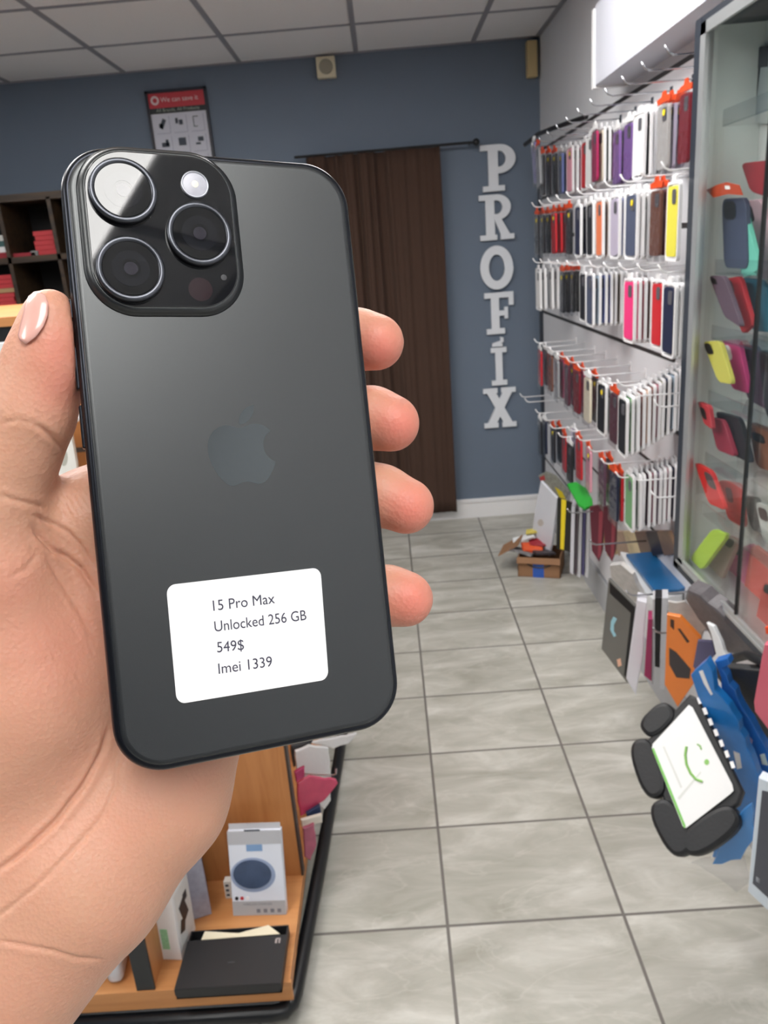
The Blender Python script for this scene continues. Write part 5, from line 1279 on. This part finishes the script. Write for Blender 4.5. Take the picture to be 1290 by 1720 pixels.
    for i_, ((x_, y_), r_) in enumerate(redc): red = np.maximum(red, (.75 if i_ < 4 else (.45 if i_ < 6 else .2))*np.exp(-((px-x_)**2+(py-y_)**2)/(2*(r_*.75)**2)))
    # to world
    c0 = np.array(C0); Rw = np.array([list(RT), list(UP), list(FW)])
    org = c0+(np.array([-100., -90., 225.])*.001)@Rw
    Wc = c0+(co*.001)@Rw-org
    me2.vertices.foreach_set('co', np.ascontiguousarray(Wc, dtype=np.float32).ravel()); me2.update()
    at_ = me2.attributes.new('redness', 'FLOAT', 'POINT'); at_.data.foreach_set('value', red.astype(np.float32))
    for p in me2.polygons: p.use_smooth = True
    bmx = bmesh.new(); bmx.from_mesh(me2); bmesh.ops.recalc_face_normals(bmx, faces=bmx.faces[:]); bmx.to_mesh(me2); bmx.free()
    # drop stray islands is unnecessary: the field is one body
    m = bpy.data.materials.new('skin'); m.use_nodes = True; nt = m.node_tree; N = nt.nodes; L = nt.links; p = N['Principled BSDF']
    at = N.new('ShaderNodeAttribute'); at.attribute_name = 'redness'
    tc = N.new('ShaderNodeTexCoord'); nz = N.new('ShaderNodeTexNoise'); nz.inputs['Scale'].default_value = 45; nz.inputs['Detail'].default_value = 5
    L.new(tc.outputs['Object'], nz.inputs['Vector'])
    c1 = N.new('ShaderNodeMixRGB'); c1.inputs[1].default_value = rgb(203, 158, 131); c1.inputs[2].default_value = rgb(208, 149, 126); L.new(nz.outputs['Fac'], c1.inputs[0])
    c2 = N.new('ShaderNodeMixRGB'); L.new(at.outputs['Fac'], c2.inputs[0]); L.new(c1.outputs[0], c2.inputs[1]); c2.inputs[2].default_value = rgb(228, 126, 112)
    L.new(c2.outputs[0], p.inputs['Base Color'])
    p.inputs['Roughness'].default_value = .48; p.inputs['Specular IOR Level'].default_value = .4
    p.inputs['Subsurface Weight'].default_value = .25; p.inputs['Subsurface Radius'].default_value = (1, .35, .2); p.inputs['Subsurface Scale'].default_value = .0035
    vo = N.new('ShaderNodeTexVoronoi'); vo.inputs['Scale'].default_value = 900; L.new(tc.outputs['Object'], vo.inputs['Vector'])
    n3 = N.new('ShaderNodeTexNoise'); n3.inputs['Scale'].default_value = 420; n3.inputs['Detail'].default_value = 6; L.new(tc.outputs['Object'], n3.inputs['Vector'])
    ad = N.new('ShaderNodeMath'); ad.operation = 'ADD'; L.new(vo.outputs['Distance'], ad.inputs[0]); L.new(n3.outputs['Fac'], ad.inputs[1])
    b = N.new('ShaderNodeBump'); b.inputs['Strength'].default_value = .3; b.inputs['Distance'].default_value = .0004
    L.new(ad.outputs[0], b.inputs['Height']); L.new(b.outputs[0], p.inputs['Normal'])
    me2.materials.clear(); me2.materials.append(m)
    root = thing('hand', 'open left hand with thumb and four fingers gripping the dark phone', 'hand', Vector(org))
    me2.name = 'hand_body'
    o = link('hand_body', me2, None, root)
    return root, Vector(org)
hand, horg = build_hand()
# thumb nail: curved plate on the outer side of the thumb tip
def nail():
    def H(px, py, z): return C0+(RT*((px-645)*z/F)+UP*((860-py)*z/F)+FW*z)*.001
    nu, nv = 10, 12; bm = bmesh.new(); G = []
    Lft = [(60, 493), (51, 500), (45, 514), (41, 532), (36, 550), (33, 564), (38, 573)]; Rgt = [(64, 493), (75, 498), (81, 511), (80, 530), (73, 549), (60, 566), (43, 576)]
    def lerp(P, t):
        t *= len(P)-1; i = min(int(t), len(P)-2); f_ = t-i; return (P[i][0]*(1-f_)+P[i+1][0]*f_, P[i][1]*(1-f_)+P[i+1][1]*f_)
    from mathutils.bvhtree import BVHTree
    me_h = [o for o in hand.children if o.name.startswith('hand_body')][0].data
    bv = BVHTree.FromPolygons([v.co.copy() for v in me_h.vertices], [tuple(p.vertices) for p in me_h.polygons])
    for j in range(nv+1):
        a = lerp(Lft, j/nv); b = lerp(Rgt, j/nv); r = []
        for i in range(nu+1):
            s = i/nu
            d_ = ray(a[0]*(1-s)+b[0]*s, a[1]*(1-s)+b[1]*s).normalized()
            hit = bv.ray_cast(C0-horg, d_)
            p_ = hit[0] if hit[0] is not None else bv.find_nearest(C0+d_*.2-horg)[0]
            r.append(bm.verts.new(p_-d_*(.0004+.0004*math.sin(math.pi*min(1, s*1.0)))))
        G.append(r)
    for A, B in zip(G, G[1:]):
        for i in range(nu): bm.faces.new((A[i], A[i+1], B[i+1], B[i]))
    me = bpy.data.meshes.new('thumb_nail'); bm.to_mesh(me); bm.free()
    o = link('thumb_nail', me, mat('nail', rgb(226, 172, 160), .25, coat=.5, var=.03), hand, smooth=True)
    so = o.modifiers.new('s', 'SOLIDIFY'); so.thickness = .0006
nail()
